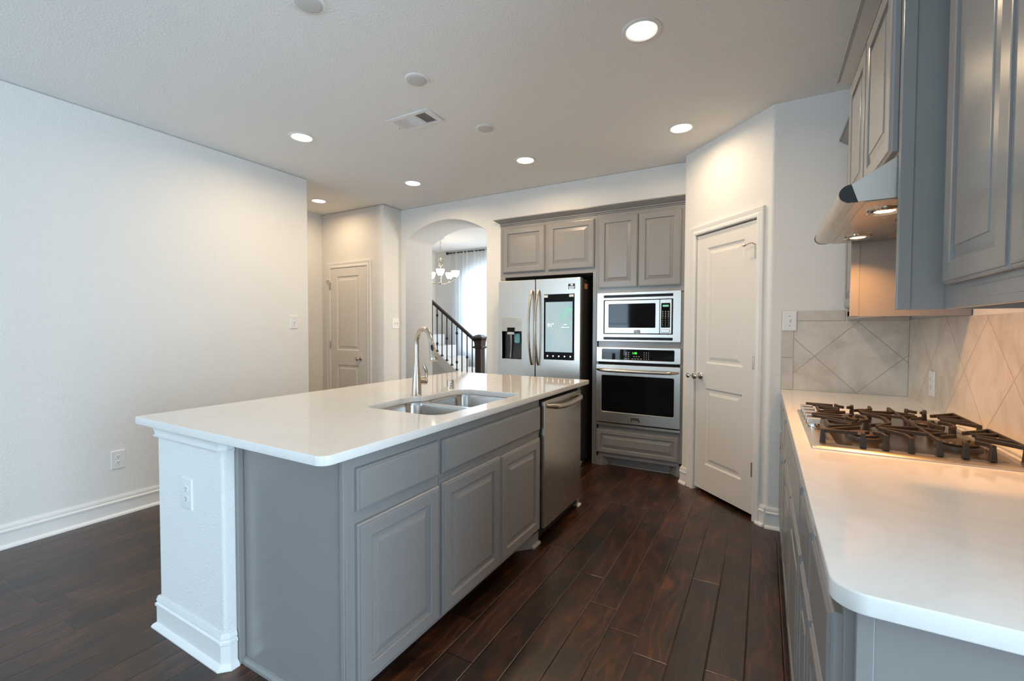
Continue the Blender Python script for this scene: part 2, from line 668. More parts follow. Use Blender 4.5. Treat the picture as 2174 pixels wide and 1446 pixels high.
struct(MB().box((-3.02, WIN_Y, 0), (-1.92, WIN_Y + .34, CZ)).build('wall_chimney', M['stone']))
# wall behind the camera, with two window openings
outer = [(XL - .13, 0), (NX_ + .13, 0), (NX_ + .13, CZ), (XL - .13, CZ)]
holes = [[(x0, z0), (x0, z1), (x1, z1), (x1, z0)] for x0, x1, z0, z1 in WINDOWS]
struct(sheet('wall_rear', [outer] + holes, 0, .13, M['wall'], m=FB(WIN_Y)))
# back wall of the kitchen with the arched opening, open below for the cabinet niche
arch = []
ax0, ax1, asp, atop = -3.849, -2.674, 2.386, 2.572
half, rise = (ax1 - ax0) / 2, atop - asp
rad = (half * half + rise * rise) / (2 * rise)
a_half = math.asin(half / rad)
for i in range(25):
    a = -a_half + 2 * a_half * i / 24
    arch.append(((ax0 + ax1) / 2 + rad * math.sin(a), atop - rad + rad * math.cos(a)))
bw = [(XL - .02, 0), (ax0, 0)] + arch + [(ax1, 0), (-2.487, 0), (-2.487, 2.415), (-.598, 2.415), (-.598, CZ), (XL - .02, CZ)]
struct(sheet('wall_back', [bw], -.504, 0, M['wall'], m=FB(YW), edge=.010))
struct(MB().box((-2.487, 4.79, 0), (XR + .02, 4.9, CZ)).build('wall_niche', M['wall']))
# hall alcove
struct(MB().box((-5.75, 3.86, 0), (XL, 3.98, CZ)).box((XL - .13, 3.86, 0), (XL, 4.66, CZ)).build('wall_hall_end', M['wall'], bevel=.014, seg=3))
struct(MB().box((-5.15, 1.7, 0), (-5.02, 3.86, CZ)).build('wall_hall_left', M['wall']))
struct(MB().box((-5.15, 1.6, 0), (XL - .13, 1.7, CZ)).build('wall_hall_near', M['wall']))
# entry room beyond the arch
struct(MB().box((-5.75, 3.98, 0), (-5.62, 7.03, CZ)).build('wall_entry_left', M['wall']))
struct(sheet('wall_entry_right', [[(-7.03, 0), (-4.8, 0), (-4.8, CZ), (-7.03, CZ)], [(-6.52, .35), (-5.38, .35), (-5.38, 2.33), (-6.52, 2.33)]], -.12, 0, M['wall'], m=FR(-1.48) @ Matrix.Rotation(0, 4, 'X')))
wmb = MB()
for a, b, c, d in ((-6.52, -6.46, .35, 2.33), (-5.44, -5.38, .35, 2.33), (-6.52, -5.38, .35, .41), (-6.52, -5.38, 2.27, 2.33), (-5.97, -5.93, .35, 2.33)):
    wmb.box((a, c, -.10), (b, d, -.05), FR(-1.48))
w = struct(wmb.build('window_5', M['trim']))  # unseen window, added to let light onto the arch jamb
MB().box((-6.46, .41, -.078), (-5.44, 2.27, -.072), FR(-1.48)).build('pane', M['pane'], w)
ewx0, ewx1, ewz0, ewz1 = -5.02, -3.5, .82, 2.16
ewin = [(ewx0, ewz0), (ewx0, ewz1)]
for i in range(1, 16):
    a = math.pi - math.pi * i / 16
    ewin.append(((ewx0 + ewx1) / 2 + (ewx1 - ewx0) / 2 * math.cos(a), ewz1 + .34 * math.sin(a)))
ewin += [(ewx1, ewz1), (ewx1, ewz0)]
struct(sheet('wall_entry_far', [[(-5.75, 0), (-1.48, 0), (-1.48, CZ), (-5.75, CZ)], ewin], -.13, 0, M['wall'], m=FB(6.9)))
# pantry: return, diagonal with the door opening, end wall of the range run
DU0, DU1, DZ = .150, .778, 2.072
path = rounded([(-.598, 4.30), (-.598, 4.021, .02), (.031, 3.387, .03), (XR + .1, 3.387)], 10)
pm = MB()
for a, b in zip(path[:-1], path[1:]):
    A, B = Vector((*a, 0)), Vector((*b, 0))
    if (B - A).length > .7 and abs((B - A).normalized().dot(PD)) > .999:
        ua, ub = (A - PC).dot(PD), (B - PC).dot(PD)
        for u0, u1, z0, z1 in ((ua, DU0, 0, CZ), (DU0, DU1, DZ, CZ), (DU1, ub, 0, CZ)):
            pm.add([(u0, z0, 0), (u1, z0, 0), (u1, z1, 0), (u0, z1, 0)], [(0, 1, 2, 3)], FD)
        pm.add([(DU0, 0, 0), (DU0, DZ, 0), (DU0, DZ, -.11), (DU0, 0, -.11)], [(0, 1, 2, 3)], FD)
        pm.add([(DU1, 0, 0), (DU1, DZ, 0), (DU1, DZ, -.11), (DU1, 0, -.11)], [(0, 1, 2, 3)], FD)
        pm.add([(DU0, DZ, 0), (DU1, DZ, 0), (DU1, DZ, -.11), (DU0, DZ, -.11)], [(0, 1, 2, 3)], FD)
    else:
        pm.add([(*a, 0), (*b, 0), (*b, CZ), (*a, CZ)], [(0, 1, 2, 3)])
struct(pm.build('wall_pantry', M['wall']))

# windows behind the camera: frames, muntins and panes
for k, (x0, x1, z0, z1) in enumerate(WINDOWS):
    wmb = MB()
    F = FB(WIN_Y - .05)
    wmb.rings(x0, x1, z0, z1, [(0, -.03), (0, .03), (.05, .03), (.05, -.03), (0, -.03)], F, cap0=False) if False else None
    for a, b, c, d in ((x0, x0 + .05, z0, z1), (x1 - .05, x1, z0, z1), (x0, x1, z0, z0 + .05), (x0, x1, z1 - .05, z1), (x0, x1, (z0 + z1) / 2 - .02, (z0 + z1) / 2 + .02)):
        wmb.box((a, c, -.03), (b, d, .03), F)
    w = struct(wmb.build('window_%d' % (k + 2), M['trim']))
    MB().box((x0 + .05, z0 + .05, -.004), (x1 - .05, z1 - .05, 0), F).build('pane', M['pane'], w)
F = FB(6.98)
wmb = MB()
for a, b, c, d in ((ewx0, ewx0 + .05, ewz0, ewz1), (ewx1 - .05, ewx1, ewz0, ewz1), (ewx0, ewx1, ewz0, ewz0 + .05), (ewx0, ewx1, ewz1 - .02, ewz1 + .02), (ewx0, ewx1, 1.47, 1.51), (-4.28, -4.24, ewz0, ewz1)):
    wmb.box((a, c, -.03), (b, d, .03), F)
w = struct(wmb.build('window_1', M['trim']))
sheet('pane', [ewin], -.004, 0, M['pane'], w, m=F)

# ------------------------------------------------------------------ baseboards, casings, doors
BASE = [(0, 0), (.030, 0), (.030, .008), (.025, .017), (.015, .022), (.015, .092), (.020, .096), (.020, .106), (.013, .112), (.015, .121), (.008, .138), (0, .138)]
struct(MB().extr(BASE, WIN_Y, 2.861, FI(XL)).build('baseboard_left', M['trim'], smooth=True))
struct(MB().extr(BASE, -2.861, -2.72, FR(XL - .13), 0, 0).extr(BASE, XL - .13, XL, frame((0, 2.861, 0), (1, 0, 0), (0, 0, 1), (0, 1, 0)), 0, 1).build('baseboard_left_end', M['trim'], smooth=True))
struct(MB().extr(BASE, -5.02, -4.915, FB(3.86)).extr(BASE, -4.135, XL, FB(3.86), 0, 1).extr(BASE, 3.86, 4.15, FI(XL), -1, 0).extr(BASE, XL, ax0, FB(YW), 0, 0).build('baseboard_hall', M['trim'], smooth=True))
struct(MB().extr(BASE, ax1, -2.487, FB(YW)).build('baseboard_back', M['trim'], smooth=True))
t22 = math.tan(R(22.5))
e1 = (PQ - PC).length
struct(MB().extr(BASE, -.006, .078, FD, 0, 0).extr(BASE, -4.12, -4.021, FR(-.598)).extr(BASE, .822, e1, FD, 0, -t22)
       .extr(BASE, .031, .135, FB(3.387), -t22 * -1 * -1, 0).build('baseboard_pantry', M['trim'], smooth=True))

CAS = [(0, 0), (0, .010), (.006, .016), (.022, .017), (.030, .012), (.040, .013), (.052, .020), (.062, .022), (.066, .018), (.066, 0)]


def casing(name, u0, u1, top, F, k=1.0):
    ls = []
    for d, w in CAS:
        d *= k
        ls.append([(u0 - d, 0, w), (u0 - d, top + d, w), (u1 + d, top + d, w), (u1 + d, 0, w)])
    return struct(MB().loops(ls, cap0=False, cap1=False, closed=False, m=F).build(name, M['trim'], smooth=True, ang=25))


def panel_door(name, u0, u1, z0, z1, F, w0, t, panels, flip):
    """two-panel moulded door; panels = [(u0, u1, v0, v1)]"""
    mb = MB()
    mb.add([(u0, z0, w0), (u1, z0, w0), (u1, z1, w0), (u0, z1, w0), (u0, z0, w0 + t), (u1, z0, w0 + t), (u1, z1, w0 + t), (u0, z1, w0 + t)],
           [(0, 3, 2, 1), (0, 1, 5, 4), (1, 2, 6, 5), (2, 3, 7, 6), (3, 0, 4, 7)], F)
    w = w0 + t
    pu0, pu1 = panels[0][0], panels[0][1]
    q = lambda a, b, c, d: mb.add([(a, c, w), (b, c, w), (b, d, w), (a, d, w)], [(0, 1, 2, 3)], F)
    q(u0, pu0, z0, z1); q(pu1, u1, z0, z1)
    zs = [z0] + [z for p in sorted(panels, key=lambda p: p[2]) for z in (p[2], p[3])] + [z1]
    for i in range(0, len(zs), 2): q(pu0, pu1, zs[i], zs[i + 1])
    for a, b, c, d in panels:
        mb.rings(a, b, c, d, [(0, w), (.008, w - .007), (.014, w - .009), (.030, w - .009), (.052, w - .002), (.056, w - .002)], F, cap0=False)
    return struct(mb.build(name, M['door']))


def knob(parent, u, z, F, w, name='knob'):
    c = F @ Vector((u, z, w))
    ax = F.to_3x3() @ Vector((0, 0, 1))
    MB().lathe([(.030, 0), (.031, .004), (.026, .010), (.012, .014), (.010, .030), (.016, .036), (.026, .044), (.029, .054), (.026, .064), (.014, .070), (.001, .071)], c, ax, 28).build(name, M['chrome'], parent, smooth=True, ang=60)


def hinge(parent, u, z, F, w, h=.09):
    mb = MB()
    for k in range(5):
        mb.box((u - .009, z - h / 2 + k * h / 5 + .001, w), (u + .009, z - h / 2 + (k + 1) * h / 5 - .001, w + .008), F)
    ax = F.to_3x3() @ Vector((0, 1, 0))
    mb.lathe([(.001, -h / 2 - .006), (.006, -h / 2 - .004), (.006, h / 2 + .004), (.001, h / 2 + .007)], F @ Vector((u, z, w + .010)), ax, 12)
    return mb.build('hinge', M['nickel'], parent, smooth=True)


# pantry door, slightly recessed in its jamb
casing('trim_2', DU0, DU1, DZ, FD, .98)
d2 = panel_door('door_2', .157, .768, .030, 2.062, FD, -.042, .035, [(.271, .655, 1.045, 1.952), (.271, .660, .238, .848)], False)
knob(d2, .215, .940, FD, -.006)
MB().lathe([(.012, 0), (.012, .008), (.008, .012), (.007, .04), (.016, .046), (.020, .054), (.014, .062), (.001, .064)], FD @ Vector((.150, .937, .010)), FD.to_3x3() @ Vector((0, 0, 1)), 20).build('latch_knob', M['chrome'], d2, smooth=True, ang=60)
for z in (1.846, 1.088, .347): hinge(d2, .768, z, FD, -.004)
lm = MB()
lm.tube([FD @ Vector(p) for p in ((.762, 1.893, .006), (.755, 1.905, .022), (.735, 1.905, .024), (.705, 1.897, .030))], .0035, 8)
lm.lathe([(.004, 0), (.010, .002), (.010, .012), (.004, .014)], FD @ Vector((.705, 1.897, .030)), FD.to_3x3() @ Vector((-1, 0, .4)), 12)
lm.tube([FD @ Vector(p) for p in ((.699, 1.897, .030), (.676, 1.893, .030))], .003, 8)
lm.build('door_stop', M['nickel'], d2, smooth=True)
# hall door
FH = FB(3.86)
casing('trim_1', -4.848, -4.196, 2.066, FH, 1.05)
d1 = panel_door('door_1', -4.846, -4.198, .012, 2.062, FH, .001, .008, [(-4.728, -4.338, 1.035, 1.962), (-4.728, -4.338, .24, .850)], False)
knob(d1, -4.312, .940, FH, .009)
for z in (1.846, 1.100, .33): hinge(d1, -4.85, z, FH, .008)
lm = MB()
lm.tube([FH @ Vector(p) for p in ((-4.855, 1.905, .014), (-4.875, 1.915, .03), (-4.90, 1.91, .035))], .0045, 8)
lm.tube([FH @ Vector((-4.86, 1.89 + .028 * math.sin(a), .03 + .0 * a)) + Vector((.022 * math.cos(a), 0, 0)) for a in [i * math.pi / 8 for i in range(16)]], .003, 8)
lm.build('door_stop', M['nickel'], d1, smooth=True)


# ------------------------------------------------------------------ cabinetry builders
def front_profile(t, rail, raised=True):
    p = [(0, 0), (0, t - .009), (.003, t - .0055), (.008, t - .005), (.0085, t - .001), (.012, t)]
    if raised:
        p += [(rail - .004, t), (rail - .001, t - .002), (rail, t - .0105), (rail + .006, t - .011), (rail + .034, t - .0035), (rail + .035, t - .001), (rail + .037, t - .0005)]
    return p


def front(parent, name, F, u0, u1, v0, v1, w0=0.0, t=.021, rail=.060, raised=True, label=None):
    o = MB().rings(u0, u1, v0, v1, [(i, w0 + w) for i, w in front_profile(t, rail, raised)], F).build(name, M['cab'], parent)
    if label: o['label'] = label
    return o


CROWN = [(0, 0), (.009, 0), (.009, .006), (.002, .008), (.002, .012), (.013, .014), (.013, .019), (.005, .021), (.007, .026), (.018, .032), (.034, .043), (.048, .052), (.048, .056), (.060, .058), (.060, .068), (0, .068)]

# ------------------------------------------------------------------ tall wall of cabinets at the back
GB = 'grey raised-panel kitchen cabinets'
CBX0, CBX1 = -2.482, -.604
bx = thing('refrigerator_cabinet', 'wide grey cabinet above the refrigerator with two square raised-panel doors', 'cabinet', (-1.95, 4.46, 0), GB)
F = FB(YB)
m = MB()
m.box((CBX0, 1.855, -.62), (-1.411, 2.404, 0), F)
m.box((CBX0, 0, -.62), (-2.425, 1.8545, 0), F)
m.box((-1.447, 0, -.62), (-1.4115, 1.8545, 0), F)
m.build('cabinet_body', M['cab'], bx, bevel=.0015)
MB().box((-2.425, 0, -.63), (-1.447, 1.856, -.61), F).build('back_panel', M['dark'], bx)
for a, b in ((-2.448, -1.957), (-1.918, -1.433)):
    front(bx, 'door', F, a, b, 1.903, 2.370)
ot = thing('oven_cabinet', 'tall grey cabinet holding the microwave and wall oven, two upper doors and a bottom drawer', 'cabinet', (-1.0, 4.46, 0), GB)
m = MB()
OX0, OX1 = -1.447, -.604
m.box((-1.4105, 0.0, -.62), (-1.385, 1.64, 0), F)
m.box((-1.4105, 1.64, -.62), (OX1, 2.404, 0), F)
m.box((-.645, .12, -.62), (OX1, 1.65, 0), F)
m.box((-1.40, 1.14, -.60), (-.64, 1.20, 0), F)
m.box((-1.40, .09, -.60), (-.64, .405, 0), F)
m.box((-1.40, .09, -.60), (-.64, 1.64, -.57), F)
# stepped toe: angled corner blocks and a recessed board
m.loops([[(-1.385, z, 0), (-1.385, z, -.62), (-1.27, z, -.62), (-1.27, z, -.075), (-1.345, z, 0)] for z in (0, .095)], m=F)
m.loops([[(-.604, z, 0), (-.604, z, -.62), (-.735, z, -.62), (-.735, z, -.075), (-.66, z, 0)] for z in (0, .095)], m=F)
m.box((-1.28, 0, -.10), (-.73, .095, -.075), F)
m.build('cabinet_body', M['cab'], ot, bevel=.0015)
m = MB()
m.extr([(0, 0), (.014, 0), (.012, .008), (.005, .014), (0, .016)], -1.272, -.733, FB(YB + .075))
m.build('shoe_moulding', M['cab'], ot)
front(ot, 'door', F, -1.388, -1.020, 1.700, 2.368)
front(ot, 'door', F, -1.010, -.643, 1.700, 2.366)
front(ot, 'drawer', F, -1.397, -.641, .128, .355, rail=.045)
cm = thing('crown_moulding', 'grey crown moulding running over the refrigerator and oven cabinets', 'moulding', (-1.55, YB, 2.40))
MB().extr([(w, v + 2.403) for w, v in CROWN], CBX0, CBX1, F, -1.0, 0).build('moulding', M['cab'], cm, smooth=True, ang=25)

# ------------------------------------------------------------------ refrigerator
fr = thing('refrigerator', 'stainless french-door refrigerator with ice dispenser and a lit touch screen', 'refrigerator', (-1.957, 4.3, 0))
FY = 3.98
F = FB(FY)
MB().box((-2.400, .03, -.75), (-1.515, 1.765, -.075), F).build('body', M['steel_dark'], fr, bevel=.004)
fx0, fxm, fx1, fzb, fzt = -2.407, -1.983, -1.512, .735, 1.800
# left door with a dispenser opening
dl = thing  # noqa
outline = rrect(fx0, fxm - .004, fzb, fzt, .006, 3)
dx0, dx1, dz0, dz1 = -2.367, -2.138, 1.003, 1.284
ld = sheet('door', [outline, [(dx0, dz0), (dx0, dz1), (dx1, dz1), (dx1, dz0)]], -.065, 0, M['steel'], fr, m=F, edge=.003)
m = MB()
m.box((dx0 - .002, dz0 - .002, -.064), (dx1 + .002, dz1 + .002, -.060), F)
m.box((dx0 - .002, dz0 - .004, -.060), (dx1 + .002, dz0, -.002), F)
m.box((dx0 - .002, dz1, -.060), (dx1 + .002, dz1 + .004, -.002), F)
m.box((dx0 - .003, dz0, -.060), (dx0, dz1, -.002), F)
m.box((dx1, dz0, -.060), (dx1 + .003, dz1, -.002), F)
MB().rings(dx0, dx1, dz1 + .002, 1.425, [(0, .0), (0, .0015), (.002, .002)], F).build('dispenser_panel', M['nickel'], ld)
m.build('dispenser_recess', M['steel_dark'], ld)
MB().rings(-2.300, -2.218, 1.278, 1.324, [(0, 0), (0, .010), (.004, .013)], F).build('dispenser_buttons', M['glass_black'], ld)
MB().rings(-2.300, -2.218, 1.250, 1.279, [(0, -.03), (0, .010), (.005, .014)], F).build('ice_chute', M['chrome'], ld)
MB().tube([F @ Vector(p) for p in ((-2.27, 1.255, -.02), (-2.272, 1.19, -.03), (-2.282, 1.10, -.045), (-2.292, 1.01, -.05))], [.013, .012, .010, .012], 10).build('ice_lever', M['steel'], ld, smooth=True)
m = MB().loops([[(x, y, z) for x, y in rrect(-2.235 + k, -2.170 - k, 1.165 + k, 1.262, .014, 4)] for z, k in ((-.05, 0), (-.025, 0), (-.022, .003))], m=F)
m.build('water_paddle', paint('teal_plastic', (.16, .38, .40), .2), ld)
# right door with the screen
rd = MB()
rdo = sheet('door', [rrect(fxm + .004, fx1, fzb, fzt, .006, 3)], -.065, 0, M['steel'], fr, m=F, edge=.003)
# lower drawers, mostly behind the island
for a, b in ((.39, .727), (.045, .382)):
    d = sheet('drawer', [rrect(fx0, fx1, a, b, .006, 3)], -.065, 0, M['steel'], fr, m=F, edge=.003)
    m = MB().tube([F @ Vector(p) for p in ((fx0 + .06, b - .05, 0), (fx0 + .06, b - .05, .045), (fx1 - .06, b - .05, .045), (fx1 - .06, b - .05, 0))], .011, 12)
    m.build('handle', M['nickel'], d, smooth=True)
# bowed handles
for par, u in ((ld, -2.016), (rdo, -1.944)):
    sg = -1
    pts = []
    for i in range(25):
        s = i / 24
        bow = math.sin(math.pi * s)
        pts.append(F @ Vector((u, 1.690 - .735 * s, .012 + .060 * min(1, 1.0 * bow) + .012 * min(1, 6 * bow))))
    MB().tube(pts, .0115, 14).build('handle', M['nickel'], par, smooth=True, ang=60)
# screen
sx0, sx1, sz0, sz1 = -1.888, -1.570, 1.012, 1.648
s = MB().rings(sx0, sx1, sz0, sz1, [(0, 0), (0, .003), (.002, .004)], F).build('touch_screen', M['glass_black'], rdo)
lx0, lx1, lz0, lz1 = -1.869, -1.588, 1.087, 1.572
MB().box((lx0, lz0, .0041), (lx1, lz1, .0046), F).build('lit_display', M['screen'], s)
text('temperature', '91\u00b0', .050, F @ Matrix.Translation((-1.813, 1.345, .0050)), M['screen_text'], s)
m = MB()
for z, wd in ((1.352, .035), (1.325, .08)):
    m.box((-1.66 - wd / 2, z, .0048), (-1.66 + wd / 2, z + .004, .0052), F)
m.build('screen_lines', M['screen_text'], s)
m = MB()
random.seed(3)
for stem, (ox, oz) in enumerate(((-1.589, 1.50), (-1.589, 1.38))):
    n = 13 if stem == 0 else 7
    for i in range(n):
        f = i / n
        bx_, bz_ = ox - f * .115, oz - f * (.045 + .07 * f)
        ln = (.085 - .03 * f) * (1 if stem == 0 else .6)
        for sgn in (1, -1):
            a = R(205 + sgn * 48 - 10 * f)
            tx, tz = bx_ + ln * math.cos(a), bz_ + ln * math.sin(a)
            if tz > lz1 - .002: tz = lz1 - .002
            tx = max(min(tx, lx1 - .001), lx0)
            w_ = .0050
            m.add([(bx_, bz_ - w_, .0048), (bx_, bz_ + w_, .0048), (tx, tz, .0048)], [(0, 1, 2)], F)
m.build('palm_picture', M['palm'], s)
for i in range(5):
    m = MB()
    x = lx0 + .022 + i * .060
    m.loops([[(x + .007 * math.cos(a), 1.047 + .008 * math.sin(a), z) for a in [k * math.pi / 4 for k in range(8)]] for z in (.0041, .0046)], m=F)
    m.build('screen_button', M['screen_text'], s)
for x0, x1 in ((-1.887, -1.846), (-1.622, -1.577)):
    MB().box((x0, 1.617, .0041), (x1, 1.640, .0048), F).build('corner_sticker', M['sticker'], s)
st = MB().box((-1.634, 1.692, .0005), (-1.566, 1.742, .0015), F).build('warranty_sticker', M['black'], rdo)
text('sticker_number', '10', .026, F @ Matrix.Translation((-1.600, 1.730, .0018)), M['screen_text'], st)
m = MB()
m.box((-1.628, 1.708, .0015), (-1.572, 1.713, .0019), F)
m.box((-1.626, 1.697, .0015), (-1.576, 1.701, .0019), F)
m.build('sticker_lines', M['screen_text'], st)
MB().box((-1.58, 1.765, -.20), (-1.515, 1.790, -.02), F).build('hinge_cover', M['steel_dark'], fr, bevel=.004)
MB().box((-.20, 1.70, 0), (-.12, 1.75, .001), frame((-1.515, FY, 0), (0, -1, 0), (0, 0, 1), (1, 0, 0))).build('side_sticker', M['orange'], fr)
MB().box((-1.56, .0, -.12), (-1.50, .05, -.03), F).build('foot', M['nickel'], fr, bevel=.01)
MB().box((-2.39, .0, -.70), (-2.33, .05, -.62), F).build('foot', M['nickel'], fr, bevel=.01)

# ------------------------------------------------------------------ microwave
mwv = thing('microwave', 'built-in stainless microwave with trim frame above the wall oven', 'microwave', (-1.017, 4.3, 1.196))
F = FB(YB)
fr_ = sheet('trim_kit', [rrect(-1.396, -.637, 1.197, 1.652, .006, 3), rrect(-1.331, -.704, 1.266, 1.583, .004, 2), [(-1.331, 1.605), (-1.331, 1.629), (-.704, 1.629), (-.704, 1.605)], [(-1.331, 1.212), (-1.331, 1.236), (-.704, 1.236), (-.704, 1.212)]], .001, .020, M['steel'], mwv, m=F, edge=.002)
m = MB().box((-1.36, 1.21, -.12), (-.67, 1.635, .003), F)
m.build('oven_body', M['dark'], mwv)
for z in (1.605, 1.212):
    g = MB()
    for k in range(3): g.box((-1.331, z + .003 + k * .008, .004), (-.704, z + .0055 + k * .008, .014), F)
    g.build('vent_slats', M['black'], mwv)
dr = sheet('door', [rrect(-1.321, -.817, 1.272, 1.577, .004, 3), rrect(-1.282, -.853, 1.325, 1.545, .007, 4)], .003, .026, M['steel'], mwv, m=F, edge=.002)
MB().box((-1.283, 1.324, .004), (-.852, 1.546, .021), F).build('door_glass', M['glass_black'], dr)
cp = sheet('control_panel', [rrect(-.814, -.714, 1.272, 1.577, .004, 3)], .003, .025, M['steel'], mwv, m=F, edge=.002)
MB().loops([[(x, y, z) for x, y in rrect(-.803, -.727, 1.326, 1.545, .004, 3)] for z in (.024, .0268)], m=F).build('keypad', M['glass_black'], cp)
MB().box((-.790, 1.512, .0268), (-.740, 1.528, .0272), F).build('clock_display', glow('dim_green_display', (.12, .45, .25), .8), cp)
m = MB()
for r_ in range(9):
    for c_ in range(3):
        s_ = .0035 if r_ < 4 else .0024
        x, z = -.789 + c_ * .024, 1.470 - r_ * .016
        m.box((x - s_, z - s_ * .9, .0268), (x + s_, z + s_ * .9, .0272), F)
m.build('key_markings', M['sticker'], cp)
m = MB().loops([[(x, y, z) for x, y in rrect(-.803 + k, -.727 - k, 1.279 + k, 1.313 - k, .012, 5)] for z, k in ((.024, 0), (.028, 0), (.030, .003))], m=F)
m.build('open_button', M['steel'], cp)


def badge(par, x0, x1, z0, z1, w, F):
    b = MB().rings(x0, x1, z0 + (z1 - z0) * .36, z1, [(0, w), (0, w + .002), (.001, w + .003)], F).build('badge', M['chrome'], par)
    k = MB().box((x0 - .001, z0, w), (x1 + .001, z0 + (z1 - z0) * .34, w + .0022), F).build('badge_strip', M['black'], par)
    text('badge_lettering', 'FRIGIDAIRE', (x1 - x0) / 6.6, F @ Matrix.Translation(((x0 + x1) / 2, z0 + (z1 - z0) * .68, w + .0032)), M['black'], b)
    text('badge_lettering', 'PROFESSIONAL', (x1 - x0) / 8.6, F @ Matrix.Translation(((x0 + x1) / 2, z0 + (z1 - z0) * .17, w + .0024)), M['sticker'], k)


badge(dr, -1.042, -.986, 1.277, 1.305, .026, F)

# ------------------------------------------------------------------ wall oven
ov = thing('wall_oven', 'stainless single wall oven with black glass window and bar handle', 'oven', (-1.015, 4.3, .39))
MB().box((-1.375, .41, -.50), (-.655, 1.135, .002), F).build('oven_body', M['dark'], ov)
cpn = sheet('control_panel', [rrect(-1.396, -.632, 1.002, 1.143, .010, 4), rrect(-1.340, -.686, 1.026, 1.123, .008, 4)], .001, .032, M['steel'], ov, m=F, edge=.003)
gp = MB().box((-1.341, 1.025, .006), (-.685, 1.124, .028), F).build('control_glass', M['glass_black'], cpn)
text('clock', '1:48', .026, F @ Matrix.Translation((-1.035, 1.090, .0285)), M['green'], gp)
for part in range(3):
    m = MB()
    if part == 0:
        for i in range(4):
            for j in range(2):
                x, z = -1.113 + j * .024, 1.096 - i * .0185
                m.box((x - .003, z - .003, .028), (x + .004, z + .003, .0284), F)
    elif part == 1:
        for j in range(4): m.box((-1.062 + j * .026, 1.037, .028), (-1.046 + j * .026, 1.0405, .0284), F)
        for j in range(3): m.box((-1.044 + j * .022, 1.058, .028), (-1.033 + j * .022, 1.062, .0284), F)
    else:
        for i in range(4):
            for j in range(3):
                x, z = -.948 + j * .020, 1.096 - i * .0185
                m.box((x - .0022, z - .003, .028), (x + .0022, z + .003, .0284), F)
    m.build('key_legend', M['sticker'], gp)
od = sheet('door', [rrect(-1.397, -.632, .432, .977, .008, 4), rrect(-1.343, -.686, .532, .876, .014, 5)], .002, .034, M['steel'], ov, m=F, edge=.003)
MB().box((-1.346, .529, .004), (-.683, .879, .030), F).build('door_glass', M['glass_black'], od)
pts, rs = [], []
for i in range(29):
    s_ = i / 28
    b_ = min(1, 4.0 * math.sin(math.pi * s_))
    pts.append(F @ Vector((-1.387 + .737 * s_, .928 - .004 * math.sin(math.pi * s_), .030 + .052 * b_ ** .8)))
    rs.append(.010 + .0055 * b_)
MB().tube(pts, rs, 16).build('handle', M['nickel'], od, smooth=True, ang=60)
badge(od, -1.062, -.982, .458, .498, .034, F)
MB().extr([(.001, .397), (.026, .397), (.030, .402), (.030, .418), (.024, .422), (.001, .422)], -1.397, -.632, F).build('lower_trim', M['steel'], ov)

# ------------------------------------------------------------------ island
IX = -1.187        # face frame of the island cabinets
ZC = .927
CB = .895          # underside of the worktops
IY0, IYA, IYB, IYD, IYE = .990, 1.472, 2.436, 3.085, 3.125
GI = 'island base cabinets'
F = FI(IX)


def toe(mb, F, u0, u1, depth, blocks):
    """recessed toe-kick board with angled foot blocks at the ends named in blocks"""
    mb.box((u0, 0, -depth), (u1, .10, -.078), F)
    for u, s in blocks:
        mb.loops([[(u, z, 0), (u, z, -.10), (u + s * .13, z, -.10), (u + s * .13, z, -.078), (u + s * .045, z, 0)] for z in (0, .10)], m=F)


dc = thing('drawer_base_cabinet', 'grey base cabinet at the near end of the island, one drawer over one door', 'cabinet', (-1.45, 1.23, 0), GI)
m = MB().box((IY0, .075, -.60), (IYA, CB, 0), F)
# end panel frame facing the camera: stiles, base cap
FE = FB(IY0)
m.box((-1.784, 0, -.02), (IX, CB, 0), FE)
m.box((-1.205, .03, 0), (IX, CB, .006), FE)
m.box((-1.784, .0, 0), (-1.762, CB, .022), FE)
m.extr([(0, 0), (.016, 0), (.015, .012), (.009, .022), (0, .026)], -1.765, IX, FE)
m.build('cabinet_body', M['cab'], dc, bevel=.002)
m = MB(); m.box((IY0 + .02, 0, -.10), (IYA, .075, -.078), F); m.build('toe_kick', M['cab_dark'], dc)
front(dc, 'drawer', F, 1.030, 1.457, .703, .850, raised=False)
front(dc, 'door', F, 1.030, 1.460, .098, .660)
sb = thing('sink_base_cabinet', 'grey island sink cabinet with a long false drawer front over two doors', 'cabinet', (-1.45, 1.95, 0), GI)
m = MB().box((IYA, .075, -.60), (IYB, .68, 0), F).box((IYA, .68, -.03), (IYB, CB, 0), F)
m.loops([[(IYB, z, 0), (IYB, z, -.10), (IYB - .17, z, -.10), (IYB - .17, z, -.078), (IYB - .085, z, 0)] for z in (0, .095)], m=F)
m.build('cabinet_body', M['cab'], sb, bevel=.002)
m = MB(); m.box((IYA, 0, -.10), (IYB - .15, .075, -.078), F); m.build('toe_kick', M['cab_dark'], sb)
SHOE = [(0, 0), (.014, 0), (.013, .007), (.008, .013), (0, .016)]
MB().extr(SHOE, IYB - .088, IYB + .010, F, 0, 0).extr(SHOE, -(IYB - .09), -(IYB - .17), FR(IX)).build('shoe_moulding', M['trim'], sb) if False else MB().extr(SHOE, IYB - .088, IYB + .008, F).build('shoe_moulding', M['cab'], sb)
front(sb, 'drawer_front', F, 1.484, 2.420, .703, .848, raised=False)
front(sb, 'door', F, 1.482, 1.955, .096, .662)
front(sb, 'door', F, 1.962, 2.420, .096, .657)
ep = thing('island_end_panel', 'narrow grey end panel closing the island beside the dishwasher', 'panel', (-1.45, 3.105, 0))
MB().box((IYD, 0, -.60), (IYE, CB, 0), F).build('panel', M['cab'], ep, bevel=.002)
